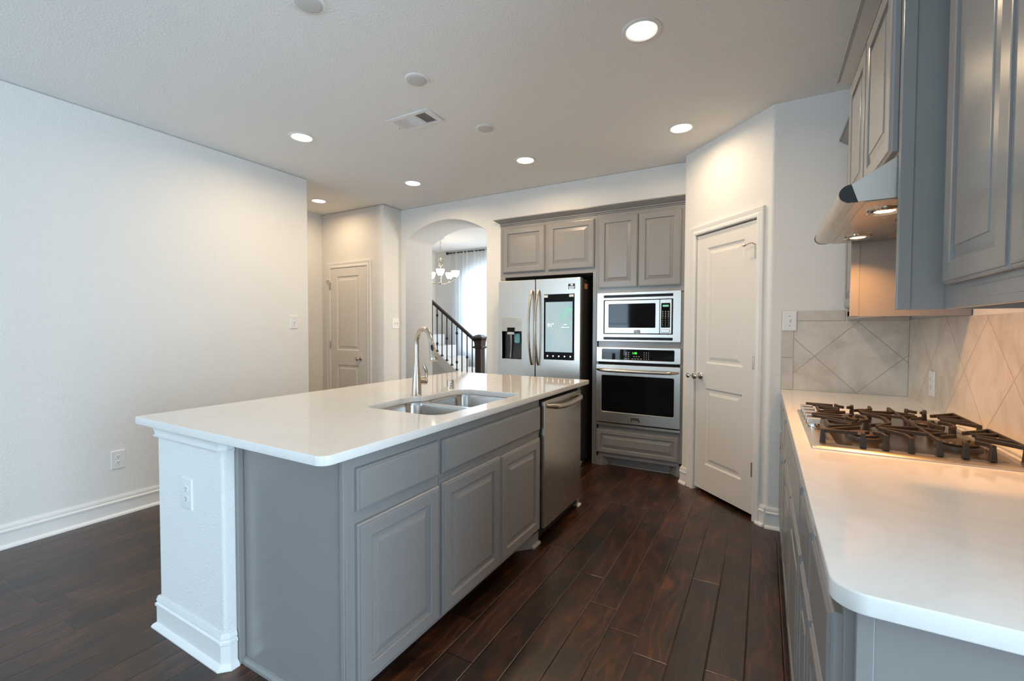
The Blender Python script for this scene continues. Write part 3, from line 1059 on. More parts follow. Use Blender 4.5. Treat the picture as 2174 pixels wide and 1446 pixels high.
MB().extr(SHOE, IYD - .004, IYE, F, 0, 1).extr(SHOE, -IX * -1, -IX * -1 - .3, frame((0, IYE, 0), (1, 0, 0), (0, 0, 1), (0, 1, 0)), 1, 0).build('shoe_moulding', M['trim'], ep)

# dishwasher
dw = thing('dishwasher', 'stainless dishwasher with a curved bar handle at the far end of the island', 'dishwasher', (-1.45, 2.76, 0))
MB().box((IYB + .006, .03, -.56), (IYD - .004, .875, -.005), F).build('tub', M['dark'], dw)
MB().box((IYB + .012, 0, -.30), (IYD - .01, .09, -.09), F).build('toe_kick', M['cab_dark'], dw)
pnl = sheet('door', [rrect(2.462, 3.081, .083, .872, .005, 3)], -.022, .026, M['steel_h'], dw, m=F, edge=.003)
pts, rs = [], []
for i in range(25):
    s_ = i / 24
    b_ = math.sin(math.pi * s_)
    pts.append(F @ Vector((2.500 + .555 * s_, .838 - .022 * b_, .022 + .040 * min(1, 2.6 * b_))))
    rs.append(.012 + .006 * min(1, 3 * b_))
MB().tube(pts, rs, 16).build('handle', M['nickel'], pnl, smooth=True, ang=60)

# island half wall (white textured pillar wall with base and cap trim)
hw = thing('half_wall', 'white textured half wall under the near end of the island worktop', 'half wall', (-2.03, 1.9, 0))
HX0, HX1, HY0, HY1 = -2.300, -1.785, .925, 3.10
MB().box((HX0, HY0, 0), (HX1, .986, CB), ID).box((HX0, .98, 0), (-1.792, HY1, CB)).build('wall_core', M['wall'], hw, bevel=.014, seg=3)


def wrap(prof, z, name, mat, par):
    """moulding carried round the left side, near end and right return of the half wall"""
    ls = []
    corners = [((HX0, HY1), (-1, 0)), ((HX0, HY0), (-1, -1)), ((HX1 - .016, HY0), (.3, -1)), ((HX1, HY0 + .016), (1, -.3)), ((HX1, .966), (1, 0))]
    for (cx, cy), (nx, ny) in corners:
        ls.append([(cx + nx * w, cy + ny * w, z + v) for w, v in prof])
    return MB().loops(ls).build(name, mat, par, smooth=True, ang=25)


wrap([(0, 0), (.010, 0), (.010, .092), (.0145, .096), (.0145, .106), (.008, .111), (.011, .120), (.006, .138), (0, .138)], .0, 'base_trim', M['trim'], hw)
wrap([(.0, 0), (.026, 0), (.026, .005), (.021, .014), (.010, .022), (0, .022)], 0, 'shoe_moulding', M['trim'], hw)
wrap([(0, 0), (.009, 0), (.012, .006), (.006, .011), (.007, .020), (.009, .030), (.014, .042), (.018, .046), (.018, .052), (0, .052)], CB - .052, 'cap_trim', M['trim'], hw)

# worktop with sink cut-out
cut = rounded([(-1.258, 1.558, .075), (-1.258, 2.345, .07), (-1.700, 2.345, .11), (-1.700, 1.965, .03), (-1.746, 1.945, .06), (-1.725, 1.558, .06)], 8)
top = rounded([(-2.402, .883, .012), (-1.153, .883, .040), (-1.153, 3.235, .008), (-2.402, 3.235, .06)], 6)
wt = sheet('island_worktop', [top, cut], CB, ZC, M['quartz'], edge=.003)
tag(wt, 'white quartz island worktop with a sink cut-out and overhanging ends', 'worktop')

# sink
sk = thing('kitchen_sink', 'undermount stainless double-bowl sink set in the island', 'sink', (-1.49, 1.95, .69))
b1 = dict(x0=-1.738, x1=-1.266, y0=1.572, y1=1.932)
b2 = dict(x0=-1.692, x1=-1.266, y0=1.966, y1=2.336)
flr = rounded([(-1.235, 1.540, .07), (-1.235, 2.37, .07), (-1.735, 2.37, .07), (-1.775, 1.95, .05), (-1.760, 1.540, .06)], 6)
h1 = rrect(b1['x0'], b1['x1'], b1['y0'], b1['y1'], .075, 7)
h2 = rrect(b2['x0'], b2['x1'], b2['y0'], b2['y1'], .075, 7)
sheet('flange', [flr, h1, h2], .8915, .8945, M['sink_steel'], sk)
for b in (b1, b2):
    ls = []
    for k, z in ((0, .894), (.004, .880), (.010, .74), (.018, .712), (.035, .697), (.07, .692)):
        ls.append([(x, y, z) for x, y in rrect(b['x0'] + k, b['x1'] - k, b['y0'] + k, b['y1'] - k, max(.075 - k * .3, .02), 7)])
    bowl = MB().loops(ls, cap0=False).build('bowl', M['sink_steel'], sk, smooth=True, ang=50)
    cx, cy = (b['x0'] + b['x1']) / 2, (b['y0'] + b['y1']) / 2
    MB().lathe([(.045, .6922), (.044, .695), (.034, .694), (.030, .6925), (.001, .6924)], (cx, cy, 0)).build('drain', M['chrome'], bowl, smooth=True)

# faucet
FA = Vector((-1.750, 1.976, ZC))
fc = thing('faucet', 'brushed nickel pull-down gooseneck faucet behind the island sink', 'faucet', FA)
MB().lathe([(.0300, 0), (.0300, .004), (.0285, .006), (.0275, .045), (.0245, .090), (.0195, .135), (.0155, .175), (.0142, .206)], FA, n=32).build('body', M['nickel'], fc, smooth=True)
sd = Vector((.916, -.40, 0)).normalized()
pts = [FA + Vector((0, 0, .206)), FA + Vector((0, 0, .25)), FA + Vector((0, 0, .292))]
RA = .094
for i in range(1, 25):
    a = R(164) * i / 24
    pts.append(FA + sd * (RA - RA * math.cos(a)) + Vector((0, 0, .292 + RA * math.sin(a))))
MB().tube(pts, .0136, 18).build('spout', M['nickel'], fc, smooth=True, ang=60)
d_ = (pts[-1] - pts[-2]).normalized()
p0 = pts[-1]
wand = MB().lathe([(.0139, 0), (.0145, .004), (.0158, .02), (.0190, .055), (.0230, .090), (.0245, .103), (.0230, .108), (.016, .109), (.001, .109)], p0, d_, 24).build('spray_head', M['nickel'], fc, smooth=True, ang=50)
side = d_.cross(sd).normalized()
outd = (Vector((0, 0, 0)) - Vector((p0.x, p0.y, 0))).normalized()
outd = (outd - d_ * outd.dot(d_)).normalized()
sq = outd.cross(d_).normalized()
bc = p0 + d_ * .042
ls = []
for off, k in ((.010, 1), (.0195, 1), (.0205, .8)):
    ls.append([tuple(bc + d_ * .019 * k * math.cos(t_) + sq * .008 * k * math.sin(t_) + outd * off) for t_ in [j * math.pi / 8 for j in range(16)]])
MB().loops(ls).build('spray_button', M['black'], wand, smooth=True)
hd = Vector((.35, .94, 0)).normalized()
hc = FA + Vector((0, 0, .082))
hub = MB().lathe([(.022, .012), (.022, .046), (.020, .049), (.020, .052), (.023, .054), (.023, .060), (.014, .066), (.001, .067)], hc, hd, 24).build('handle_hub', M['nickel'], fc, smooth=True, ang=50)
hp = hc + hd * .058
pts = [hp + Vector((0, 0, 0)), hp + hd * .006 + Vector((0, 0, .03)), hp + hd * .003 + Vector((0, 0, .055)), hp - hd * .006 + Vector((0, 0, .078)), hp - hd * .012 + Vector((0, 0, .098))]
MB().tube(pts, [.011, .0085, .0105, .0115, .005], 12).build('lever', M['nickel'], fc, smooth=True, ang=60)
AG = Vector((-1.766, 2.318, ZC))
ag = thing('air_gap', 'short nickel dishwasher air gap cap behind the sink', 'air gap', AG)
MB().lathe([(.0250, 0), (.0250, .003), (.0215, .006), (.0210, .052), (.0195, .057), (.001, .059)], AG, n=28).build('cap', M['nickel'], ag, smooth=True)
m = MB()
for z in (.020, .033):
    p_ = AG + Vector((.0147, -.0147, z)); m.lathe([(.003, -.001), (.003, .0012)], p_, (.7, -.7, 0), 10)
m.build('vent_hole', M['dark'], ag)


# ------------------------------------------------------------------ switches and outlets
def plate(name, label, cat, F, u, v, wd, ht, kind, w0=0.0, group='wall plates'):
    o = thing(name, label, cat, F @ Vector((u, v, w0)), group)
    p = MB().rings(u - wd / 2, u + wd / 2, v - ht / 2, v + ht / 2, [(0, w0), (0, w0 + .003), (.003, w0 + .006), (.006, w0 + .0065)], F).build('cover_plate', M['white_plastic'], o)
    w = w0 + .0065
    if kind.startswith('toggle'):
        n = int(kind[-1])
        for k in range(n):
            uu = u + (k - (n - 1) / 2) * .046
            s = MB().loops([[(uu - a, v - b + c, w + d), (uu + a, v - b + c, w + d), (uu + a, v + b + c, w + d), (uu - a, v + b + c, w + d)] for a, b, c, d in ((.0055, .012, 0, 0), (.0045, .007, .004, .006), (.0035, .004, .008, .012))], m=F)
            s.build('toggle', M['white_plastic'], o)
            for dz in (.030, -.030):
                sc = MB().lathe([(.003, 0), (.0025, .001), (.001, .0012)], F @ Vector((uu, v + dz, w)), F.to_3x3() @ Vector((0, 0, 1)), 10)
                sc.build('screw', M['slot'], o)
    else:
        for dz in (.020, -.020):
            r_ = MB().loops([[(uu_, vv_, zz) for uu_, vv_ in rrect(u - .0165 + k, u + .0165 - k, v + dz - .014 + k, v + dz + .014 - k, .010, 4)] for zz, k in ((w - .001, 0), (w + .0015, 0), (w + .002, .001))], m=F)
            r_ = r_.build('socket', M['white_plastic'], o)
            s = MB()
            s.box((u - .0075, v + dz - .001, w + .002), (u - .0050, v + dz + .008, w + .0024), F)
            s.box((u + .0045, v + dz - .001, w + .002), (u + .0070, v + dz + .007, w + .0024), F)
            s.lathe([(.0027, 0), (.0027, .0004)], F @ Vector((u, v + dz - .007, w + .002)), F.to_3x3() @ Vector((0, 0, 1)), 10)
            s.build('slots', M['slot'], r_)
    return o


plate('light_switch', 'white single toggle switch near the end of the left wall', 'switch', FI(XL), 2.698, 1.370, .078, .126, 'toggle1')
plate('light_switch', 'white double toggle switch beside the arched opening', 'switch', FI(XL), 4.055, 1.369, .120, .126, 'toggle2')
plate('light_switch', 'white single toggle switch at the corner of the tiled backsplash', 'switch', FB(3.387), .140, 1.369, .079, .126, 'toggle1', .012)
plate('wall_outlet', 'white electrical outlet low on the left wall', 'outlet', FI(XL), 1.345, .392, .080, .128, 'duplex')
plate('wall_outlet', 'white electrical outlet on the half wall under the island worktop', 'outlet', FB(HY0), -2.044, .640, .078, .128, 'duplex')
plate('wall_outlet', 'white electrical outlet on the tiled backsplash beside the cooktop', 'outlet', FR(XR), -2.945, 1.050, .078, .126, 'duplex', .0085)

# ------------------------------------------------------------------ range side: base cabinets
RX = .118          # face frame
F = FR(RX)
GR = 'base cabinets along the range wall'
runs = [(.872, 1.515, 'grey base cabinet at the near end of the range counter, two drawers over two doors'),
        (1.515, 2.610, 'wide grey base cabinet beneath the gas cooktop'),
        (2.610, 3.352, 'grey base cabinet beside the pantry end wall, two drawers over two doors')]
for k, (y0, y1, lab) in enumerate(runs):
    c = thing('base_cabinet', lab, 'cabinet', (.42, (y0 + y1) / 2, 0), GR)
    m = MB().box((-y1, .10, -.60), (-y0, CB, 0), F)
    m.build('cabinet_body', M['cab'], c, bevel=.002)
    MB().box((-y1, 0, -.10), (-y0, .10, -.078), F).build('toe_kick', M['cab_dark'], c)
    mid = (y0 + y1) / 2
    a0, a1 = y0 + (.004 if k == 0 else .02), y1 - .02
    if k == 1:
        front(c, 'drawer_front', F, -a1, -a0, .703, .862, raised=False)
    else:
        front(c, 'drawer', F, -a1, -(mid + .012), .703, .862, raised=False)
        front(c, 'drawer', F, -(mid - .012), -a0, .703, .862, raised=False)
    front(c, 'door', F, -a1, -(mid + .004), .12, .662)
    front(c, 'door', F, -(mid - .004), -a0, .12, .662)
    if k == 0:
        FE = FB(y0)
        m = MB()
        m.box((.132, 0, 0), (.72, CB, .010), FE)
        m.box((.132, .12, .010), (.155, CB, .013), FE)
        m.build('end_panel', M['cab'], c, bevel=.002)

# range worktop with cooktop opening
ct_x0, ct_x1, ct_y0, ct_y1 = .142, .664, 1.755, 2.530
rt_ = rounded([(.096, 3.3865), (.096, .822, .045), (.7375, .822, .004), (.7375, 3.3865)], 8)
ro = sheet('range_worktop', [rt_, [(ct_x0 + .02, ct_y0 + .02), (ct_x0 + .02, ct_y1 - .02), (ct_x1 - .02, ct_y1 - .02), (ct_x1 - .02, ct_y0 + .02)]], CB, ZC, M['quartz'], edge=.003)
tag(ro, 'white quartz worktop around the gas cooktop with a rounded near corner', 'worktop')

# backsplash
bs = thing('tile_backsplash', 'beige diagonal stone tile backsplash along the range wall', 'backsplash', (XR, 2.1, ZC))
m = MB().box((XR - .008, .80, ZC + .0005), (XR - .0003, 3.379, 1.3755)).build('tiles', M['tile_y'], bs)
bs2 = thing('tile_backsplash', 'beige diagonal tile backsplash with a border on the pantry end wall', 'backsplash', (.4, 3.387, ZC))
MB().box((.165, 3.379, ZC + .0005), (XR - .009, 3.3865, 1.368)).build('tiles', M['tile_x'], bs2)
m = MB().box((.097, 3.381, ZC + .0005), (XR - .009, 3.3867, 1.433)).build('grout_bed', M['grout'], bs2)
m = MB()
m.box((.0985, 3.377, 1.3705), (.428, 3.3866, 1.4325)); m.box((.4305, 3.377, 1.3705), (XR - .009, 3.3866, 1.4325))
m.box((.0985, 3.377, ZC + .001), (.1635, 3.3866, 1.134)); m.box((.0985, 3.377, 1.1365), (.1635, 3.3866, 1.3685))
m.build('border_tiles', M['tile_border'], bs2, bevel=.001)

# ------------------------------------------------------------------ upper cabinets on the range wall
UX = .438          # face of the ordinary wall cabinets
HX = .334          # face of the deeper hood cabinet
ZU = 1.376
ZT = 2.408
HYN, HYF = 1.690, 2.525
GU = 'grey wall cabinets on the range wall'
uc = thing('wall_cabinet', 'nearest grey wall cabinet on the range wall, with two tall raised-panel doors', 'cabinet', (.59, 1.27, ZU), GU)
F = FR(UX)
MB().box((-1.688, ZU + .018, -.296), (-.86, ZT, 0), F).box((-1.688, ZU, -.022), (-.86, ZU + .05, 0), F).box((-.882, ZU, -.296), (-.86, ZU + .05, 0), F).build('cabinet_body', M['cab'], uc, bevel=.0015)
front(uc, 'door', F, -1.642, -1.263, 1.440, 2.372, rail=.058)
front(uc, 'door', F, -1.257, -.880, 1.440, 2.372, rail=.058)
MB().extr([(w, v + 2.403) for w, v in CROWN], -1.688, -.86, F).build('crown_moulding', M['cab'], uc, smooth=True, ang=25)
fcb = thing('wall_cabinet', 'narrow grey wall cabinet between the range hood and the pantry end wall', 'cabinet', (.59, 2.95, ZU), GU)
MB().box((-3.376, ZU + .018, -.296), (-2.527, ZT, 0), F).box((-3.376, ZU, -.022), (-2.527, ZU + .05, 0), F).build('cabinet_body', M['cab'], fcb, bevel=.0015)
front(fcb, 'door', F, -3.355, -2.965, 1.440, 2.372, rail=.058)
front(fcb, 'door', F, -2.957, -2.570, 1.440, 2.372, rail=.058)
MB().extr([(w, v + 2.403) for w, v in CROWN], -3.384, -2.60, F).build('crown_moulding', M['cab'], fcb, smooth=True, ang=25)
hcb = thing('hood_cabinet', 'deep grey wall cabinet above the range hood with two doors and long side panels', 'cabinet', (.54, 2.1, ZU), GU)
F = FR(HX)
m = MB()
m.box((-HYF + .0195, 1.832, -.398), (-HYN - .0195, ZT - .001, -.001), F)
m.build('cabinet_body', M['cab'], hcb, bevel=.0015)
for y0, y1, yin, s in ((HYN, HYN + .019, HYN, 1), (HYF - .019, HYF, HYF - .019, 1)):
    p = MB().box((-y1, ZU, -.400), (-y0, ZT, 0), F)
    FE = FB(y0)
    p.box((HX, ZU, 0), (HX + .031, ZT if y0 < 2 else 1.70, .004), FE)
    p.build('side_panel', M['cab'], hcb, bevel=.0015)
front(hcb, 'door', F, -2.122, -1.722, 1.846, 2.392, rail=.058)
front(hcb, 'door', F, -2.505, -2.128, 1.846, 2.392, rail=.058)
MB().extr([(w, v + 2.403) for w, v in CROWN], -HYF, -HYN, F, -1.0, 1.0).build('crown_moulding', M['cab'], hcb, smooth=True, ang=25)

# ------------------------------------------------------------------ range hood
rh = thing('range_hood', 'stainless under-cabinet range hood with two lit lamps and dark end caps', 'range hood', (.5, 2.105, 1.708))
HA, HB = 1.718, 2.496
hz = 1.708
prof = [(.237, hz), (.237, hz + .010), (.222, hz + .054), (.330, 1.828), (.736, 1.828), (.736, hz)]
m = MB().loops([[(x, y, z) for x, z in prof] for y in (HA, HB)])
m.build('shell', M['steel'], rh, bevel=.0015)
lip = [(.238, hz - .0005)] + [(.222 - .028 * math.sin(math.pi * i / 10) - (0.0 if i else 0), hz + .026 - .0255 * math.cos(math.pi * i / 10)) for i in range(11)] + [(.222, hz + .0545)]
nose = [(.237, hz)] + [(.222 + .004 - .030 * math.sin(math.pi * i / 10), hz + .027 - .027 * math.cos(math.pi * i / 10)) for i in range(1, 10)] + [(.222, hz + .054)]
MB().loops([[(x, y, z) for x, z in nose] for y in (HA + .003, HB - .003)]).build('front_lip', M['nickel'], rh, smooth=True)
for y0, y1 in ((HA - .004, HA + .003), (HB - .003, HB + .004)):
    cap = [(.2425, hz - .001)] + [(.222 + .004 - .032 * math.sin(math.pi * i / 10), hz + .027 - .028 * math.cos(math.pi * i / 10)) for i in range(1, 10)] + [(.225, hz + .0545)]
    MB().loops([[(x, y, z) for x, z in cap] for y in (y0, y1)]).build('end_cap', M['black'], rh, smooth=True)
m = MB().box((.262, HA + .004, hz - .0035), (.728, HB - .004, hz - .0002))
m.build('underside_panel', M['nickel'], rh, bevel=.001)
m = MB().box((.450, HA + .10, hz - .0065), (.690, 2.09, hz - .0032)).box((.450, 2.12, hz - .0065), (.690, HB - .10, hz - .0032))
m.build('grease_filter', metal('filter_mesh', (.62, .50, .34), .4, (60, 60, 60), .2, .2), rh)
m = MB().box((.395, 2.02, hz - .006), (.415, 2.06, hz - .0033)).box((.425, 2.03, hz - .0055), (.432, 2.05, hz - .0033))
m.build('switches', M['black'], rh)
m = MB()
for k in range(6): m.box((.272 + k * .0075, HA + .075, hz - .0042), (.2765 + k * .0075, HA + .115, hz - .0034))
m.build('panel_markings', M['sticker'], rh)
for yy in (1.865, 2.345):
    ring = MB().lathe([(.046, -.0035), (.047, -.009), (.043, -.0115), (.029, -.008), (.0275, -.0036)], (.333, yy, hz), n=32, cap0=False, cap1=False).build('lamp_ring', M['chrome'], rh, smooth=True)
    MB().lathe([(.028, -.0038), (.0265, -.0065), (.001, -.0075)], (.333, yy, hz), n=28).build('lamp_lens', M['hood_lens'], ring, smooth=True)
    area('hood_lamp', (.333, yy, hz - .016), (0, 0, -1),   .055, .055, 2.6, HOT, 'DISK', 125)

# ------------------------------------------------------------------ cooktop
ck = thing('gas_cooktop', 'stainless gas cooktop with dark cast-iron grates and a row of five knobs', 'cooktop', (.403, 2.142, ZC))
cx0, cx1, cy0, cy1 = ct_x0, ct_x1, ct_y0, ct_y1
rimo = rrect(cx0, cx1, cy0, cy1, .008, 3)
ls = []
for k, z in ((.018, ZC + .0006), (0, ZC + .0006), (.0, ZC + .004), (.004, ZC + .0075), (.030, ZC + .0085)):
    ls.append([(x, y, z) for x, y in rrect(cx0 + k, cx1 - k, cy0 + k, cy1 - k, .008, 3)])
ls.append([(x, y, ZC + .0045) for x, y in rrect(cx0 + .055, cx1 - .040, cy0 + .050, cy1 - .045, .020, 3)])
MB().loops(ls).build('tray', M['steel'], ck, smooth=True, ang=40)
MB().loops([[(x, y, z) for x, y in rrect(cx0 + .075, cx1 - .020, cy0 + .075, cy1 - .050, .02, 4)] for z in (ZC + .0046, ZC + .0062)]).build('burner_pan', M['pan'], ck)
kn = []
for i in range(5):
    ky = 2.085 + i * .086
    o = MB().lathe([(.023, 0), (.023, .004), (.020, .007), (.0195, .016), (.018, .019), (.001, .0195)], (.172, ky, ZC + .008), (0, 0, 1), 24).build('knob', M['chrome'], ck, smooth=True, ang=40)
    MB().box((.150, ky - .013, ZC + .026), (.196, ky + .013, ZC + .047)).build('knob_grip', M['steel'], o, bevel=.003)
BC = [(.314, 1.981), (.558, 1.981), (.314, 2.311), (.558, 2.311)]
for k, (bx_, by_) in enumerate(BC):
    r_ = (.040, .048, .034, .040)[k]
    b = MB().lathe([(r_ + .012, .006), (r_ + .010, .014), (r_ * .9, .018), (r_ * .9, .020)], (bx_, by_, ZC), n=28).build('burner', M['steel_dark'], ck, smooth=True)
    MB().lathe([(r_, .0195), (r_ + .001, .024), (r_ - .004, .028), (.001, .029)], (bx_, by_, ZC), n=28).build('burner_cap', M['burner'], b, smooth=True)


def grate(y0, y1, burners, near):
    m = MB()
    x0, x1 = .178, .668
    zt, fz = .981, ZC + .006
    bw_, bh = .009, .012

    def foot(x, y):
        m.loops([[(x - a, y - a, z), (x + a, y - a, z), (x + a, y + a, z), (x - a, y + a, z)] for a, z in ((.0085, fz), (.0055, zt))])
    (ax_, by), (cx_, _) = burners
    xm = (ax_ + cx_) / 2
    bar = lambda p, q: m.bar((p[0], p[1], zt), (q[0], q[1], zt), bw_, bh)
    # wall-side rail and knob-side corner fingers
    bar((x1, y0 + .03), (x1, y1 - .03))
    for ye, s_ in ((y0, 1), (y1, -1)):
        foot(x0, ye + s_ * .012)
        bar((x0, ye + s_ * .012), (x0 + .095, ye + s_ * .020))
        bar((x0, ye + s_ * .012), (ax_ - .030, by - s_ * .040))
        foot(x1, ye + s_ * .030)
        bar((x1, ye + s_ * .030), (cx_ + .030, by - s_ * .040))
        # feet along the long edges with short fingers turning to the burner
        for bx_ in (ax_, cx_):
            for dx in (-.028, .030):
                foot(bx_ + dx, ye)
                bar((bx_ + dx, ye), (bx_ + dx * .9, ye + s_ * .028))
                bar((bx_ + dx * .9, ye + s_ * .028), (bx_ + dx * .25, ye + s_ * .052))
        foot(xm - .030, ye)
        bar((xm - .030, ye), (xm - .034, ye + s_ * .060))
        bar((xm - .034, ye + s_ * .060), (ax_ + .036, by - s_ * .022))
        foot(xm + .036, ye)
    # full crossing bar and pointed frames on either side of it
    bar((xm + .036, y0), (xm + .036, y1))
    for bx_, s_ in ((ax_, 1), (cx_, -1)):
        bar((xm + .036, by + .052), (bx_ + s_ * .034, by + .012))
        bar((xm + .036, by - .052), (bx_ + s_ * .034, by - .012))
    bar((x0 + .028, by - .060), (ax_ - .036, by - .010))
    bar((x0 + .028, by + .060), (ax_ - .036, by + .010))
    bar((x0 + .028, by - .060), (x0 + .028, by + .060))
    bar((x1, by - .050), (cx_ + .036, by - .010))
    bar((x1, by + .050), (cx_ + .036, by + .010))
    for bx_ in (ax_, cx_):
        bar((bx_ - .060, by - .070), (bx_ - .020, by - .034))
        bar((bx_ + .060, by + .070), (bx_ + .020, by + .034))
    return m.build('grate', M['iron'], ck, bevel=.0015)


grate(1.822, 2.140, BC[:2], True)
grate(2.152, 2.470, BC[2:], False)


# ------------------------------------------------------------------ ceiling fixtures
def can(x, y, label, watts):
    o = thing('recessed_light', label, 'ceiling light', (x, y, CZ), 'recessed ceiling lights')
    MB().lathe([(.094, 0), (.094, -.002), (.088, -.006), (.076, -.007), (.070, -.003), (.069, 0)], (x, y, CZ), n=40, cap0=False, cap1=False).build('trim_ring', M['white_plastic'], o, smooth=True)
    MB().lathe([(.0695, -.0015), (.050, -.0025), (.001, -.003)], (x, y, CZ), n=36, cap0=False).build('lens', M['lens'], o, smooth=True)
    area('recessed_lamp', (x, y, CZ - .012), (0, 0, -1), .13, .13, watts, WARM, 'DISK', 170)
    return o


CANS = [(-.545, 2.238, 'largest lit recessed ceiling light, over the floor between island and cooktop'),
        (-.548, 3.450, 'lit recessed ceiling light in front of the pantry door'),
        (-1.823, 3.452, 'lit recessed ceiling light in front of the refrigerator'),
        (-3.095, 3.448, 'lit recessed ceiling light in front of the arched opening'),
        (-3.097, 2.212, 'lit recessed ceiling light close to the left wall'),
        (-4.472, 3.405, 'lit recessed ceiling light in the hall alcove, partly behind the wall end')]
for x, y, lab in CANS: can(x, y, lab, 5.6 if x < -4 else 5.2 if (x > -1 and y > 3) else 10.0)


def disc(name, label, cat, x, y, r):
    o = thing(name, label, cat, (x, y, CZ), 'round ceiling covers')
    MB().lathe([(r, 0), (r, -.004), (r - .004, -.007), (r - .010, -.008), (r - .012, -.006)], (x, y, CZ), n=40, cap0=False, cap1=False).build('trim_ring', M['white_plastic'], o, smooth=True)
    MB().lathe([(r - .011, -.0065), (r - .014, -.009), (r * .6, -.012), (.001, -.0125)], (x, y, CZ), n=40, cap0=False).build('grille', paint('cover_grille', (.60, .585, .56), .7), o, smooth=True)


disc('ceiling_speaker', 'round white ceiling cover cut by the top edge of the picture', 'ceiling cover', -1.797, 1.325, .070)
disc('ceiling_speaker', 'round white ceiling cover above the air vent', 'ceiling cover', -1.792, 2.034, .070)
disc('smoke_detector', 'small round white ceiling cover between the vent and the refrigerator light', 'ceiling cover', -1.788, 2.762, .066)

vt = thing('air_vent', 'white rectangular ceiling air register with dark slots', 'air vent', (-2.15, 2.42, CZ))
vx0, vx1, vy0, vy1 = -2.335, -1.968, 2.322, 2.516
F = frame((0, 0, CZ), (1, 0, 0), (0, 1, 0), (0, 0, -1))
secs = [(vx0 + .038, vx0 + .130), (vx0 + .142, vx0 + .226), (vx0 + .238, vx0 + .330)]
sheet('frame', [[(vx0, vy0), (vx1, vy0), (vx1, vy1), (vx0, vy1)]] + [[(a, vy0 + .030), (a, vy1 - .030), (b, vy1 - .030), (b, vy0 + .030)] for a, b in secs], 0, .010, M['white_plastic'], vt, m=F, edge=.002)
MB().box((vx0 + .03, vy0 + .02, .0005), (vx1 - .03, vy1 - .02, .002), F).build('duct', M['dark'], vt)
m = MB()
for k, (a, b) in enumerate(secs):
    if k == 1:
        for j in range(8):
            y = vy0 + .034 + j * .0165
            m.loops([[(x, y, .002), (x, y + .004, .002), (x, y + .010, .009), (x, y + .007, .009)] for x in (a, b)], m=F)
    else:
        s_ = 1 if k == 2 else -1
        for j in range(7):
            x = a + .005 + j * .0130
            dx = .0055 * s_
            m.loops([[(x - dx, y, .002), (x - dx + .003, y, .002), (x + dx + .003, y, .009), (x + dx, y, .009)] for y in (vy0 + .03, vy1 - .03)], m=F)
m.build('louvers', M['white_plastic'], vt)
MB().lathe([(.004, .009), (.004, .018), (.001, .019)], F @ Vector((vx0 + .022, 2.44, 0)), (0, 0, -1), 10).build('damper_lever', M['nickel'], vt)

# ------------------------------------------------------------------ entry room: stairs, railing, chandelier, curtain
SY0, SY1 = 5.72, 6.72
slope = (1.739 - 1.128) / (4.710 - 3.873)
st = thing('staircase', 'pale staircase rising behind the arched opening, with a white skirt board', 'staircase', (-4.6, 6.2, 0))
NX = -3.803


def skirt_top(x): return .690 + (-4.336 - x) * slope + .02


n_st = 10
run = .27
m = MB()
x = NX - .10
for i in range(6):
    rise = run * slope
    z = skirt_top(NX) - .62 * 0 + .0
    zt = .215 + i * rise
    m.box((x - run - (i < 6) * .0, SY0 + .03, 0), (x, SY1, zt))
    x -= run
m.build('steps', M['carpet'], st, bevel=.004)
xa, xb = NX - .02, -5.60
poly = [(xa, 0), (xb, 0), (xb, skirt_top(xb)), (xa, max(.15, skirt_top(xa)))]
sheet('stringer', [poly], -.03, .0, M['wall'], st, m=FB(SY0 - .001))
sheet('skirt_cap', [[(xa, skirt_top(xa) - .17), (xb, skirt_top(xb) - .17), (xb, skirt_top(xb)), (xa, skirt_top(xa))]], .0, .014, M['trim'], st, m=FB(SY0 - .001))
rl = thing('stair_railing', 'dark wood and black iron stair railing seen through the arch', 'railing', (NX, SY0, 0))
RY = SY0 + .0
hs = [(-.030, -.028), (.030, -.028), (.034, -.005), (.026, .020), (0, .030), (-.026, .020), (-.034, -.005)]


def rail_z(x): return 1.128 + (-3.873 - x) * slope


RYC = SY0 + .012
m = MB().loops([[(xx, RYC + a, rail_z(xx) - .012 + b) for a, b in hs] for xx in (NX - .04, -5.615)])
m.build('handrail', M['rail_wood'], rl, smooth=True)
h_ = .058
m = MB()
m.box((NX - .055, RYC - .055, 0), (NX + .055, RYC + .055, 1.03))
m.loops([[(NX + sx * a, RYC + sy * a, z) for sx, sy in ((-1, -1), (1, -1), (1, 1), (-1, 1))] for a, z in ((.055, 1.0), (.085, 1.015), (.085, 1.03), (.062, 1.045), (.066, 1.10), (.075, 1.135), (.062, 1.145))])
m.loops([[(NX + sx * a, RYC + sy * a, z) for sx, sy in ((-1, -1), (1, -1), (1, 1), (-1, 1))] for a, z in ((.066, 1.14), (.105, 1.150), (.108, 1.165), (.100, 1.178), (.045, 1.208), (.02, 1.218))])
m.build('newel_post', M['rail_wood'], rl, bevel=.004)
kn_ = ['2', '0', '1', '0', '2', '0', '1', '0']
for i in range(15):
    xx = -3.946 - i * .0985
    if xx < -5.55: break
    zt, zb = rail_z(xx) - .03, skirt_top(xx) + .0
    b = MB().box((xx - .0065, RYC - .0065, zb), (xx + .0065, RYC + .0065, zt))
    mid = (zt + zb) / 2
    kind = ('0', '1', '0', '2')[i % 4]
    ks = {'0': [], '1': [mid], '2': [mid + .23, mid - .23]}[kind]
    for z in ks:
        b.lathe([(.007, -.03), (.012, -.026), (.012, -.018), (.024, 0), (.012, .018), (.012, .026), (.007, .03)], (xx, RYC, z), (0, 0, 1), 10)
    b.loops([[(xx + sx * a, RYC + sy * a, z) for sx, sy in ((-1, -1), (1, -1), (1, 1), (-1, 1))] for a, z in ((.018, zb), (.018, zb + .012), (.008, zb + .035))])
    b.build('baluster', M['wrought'], rl)

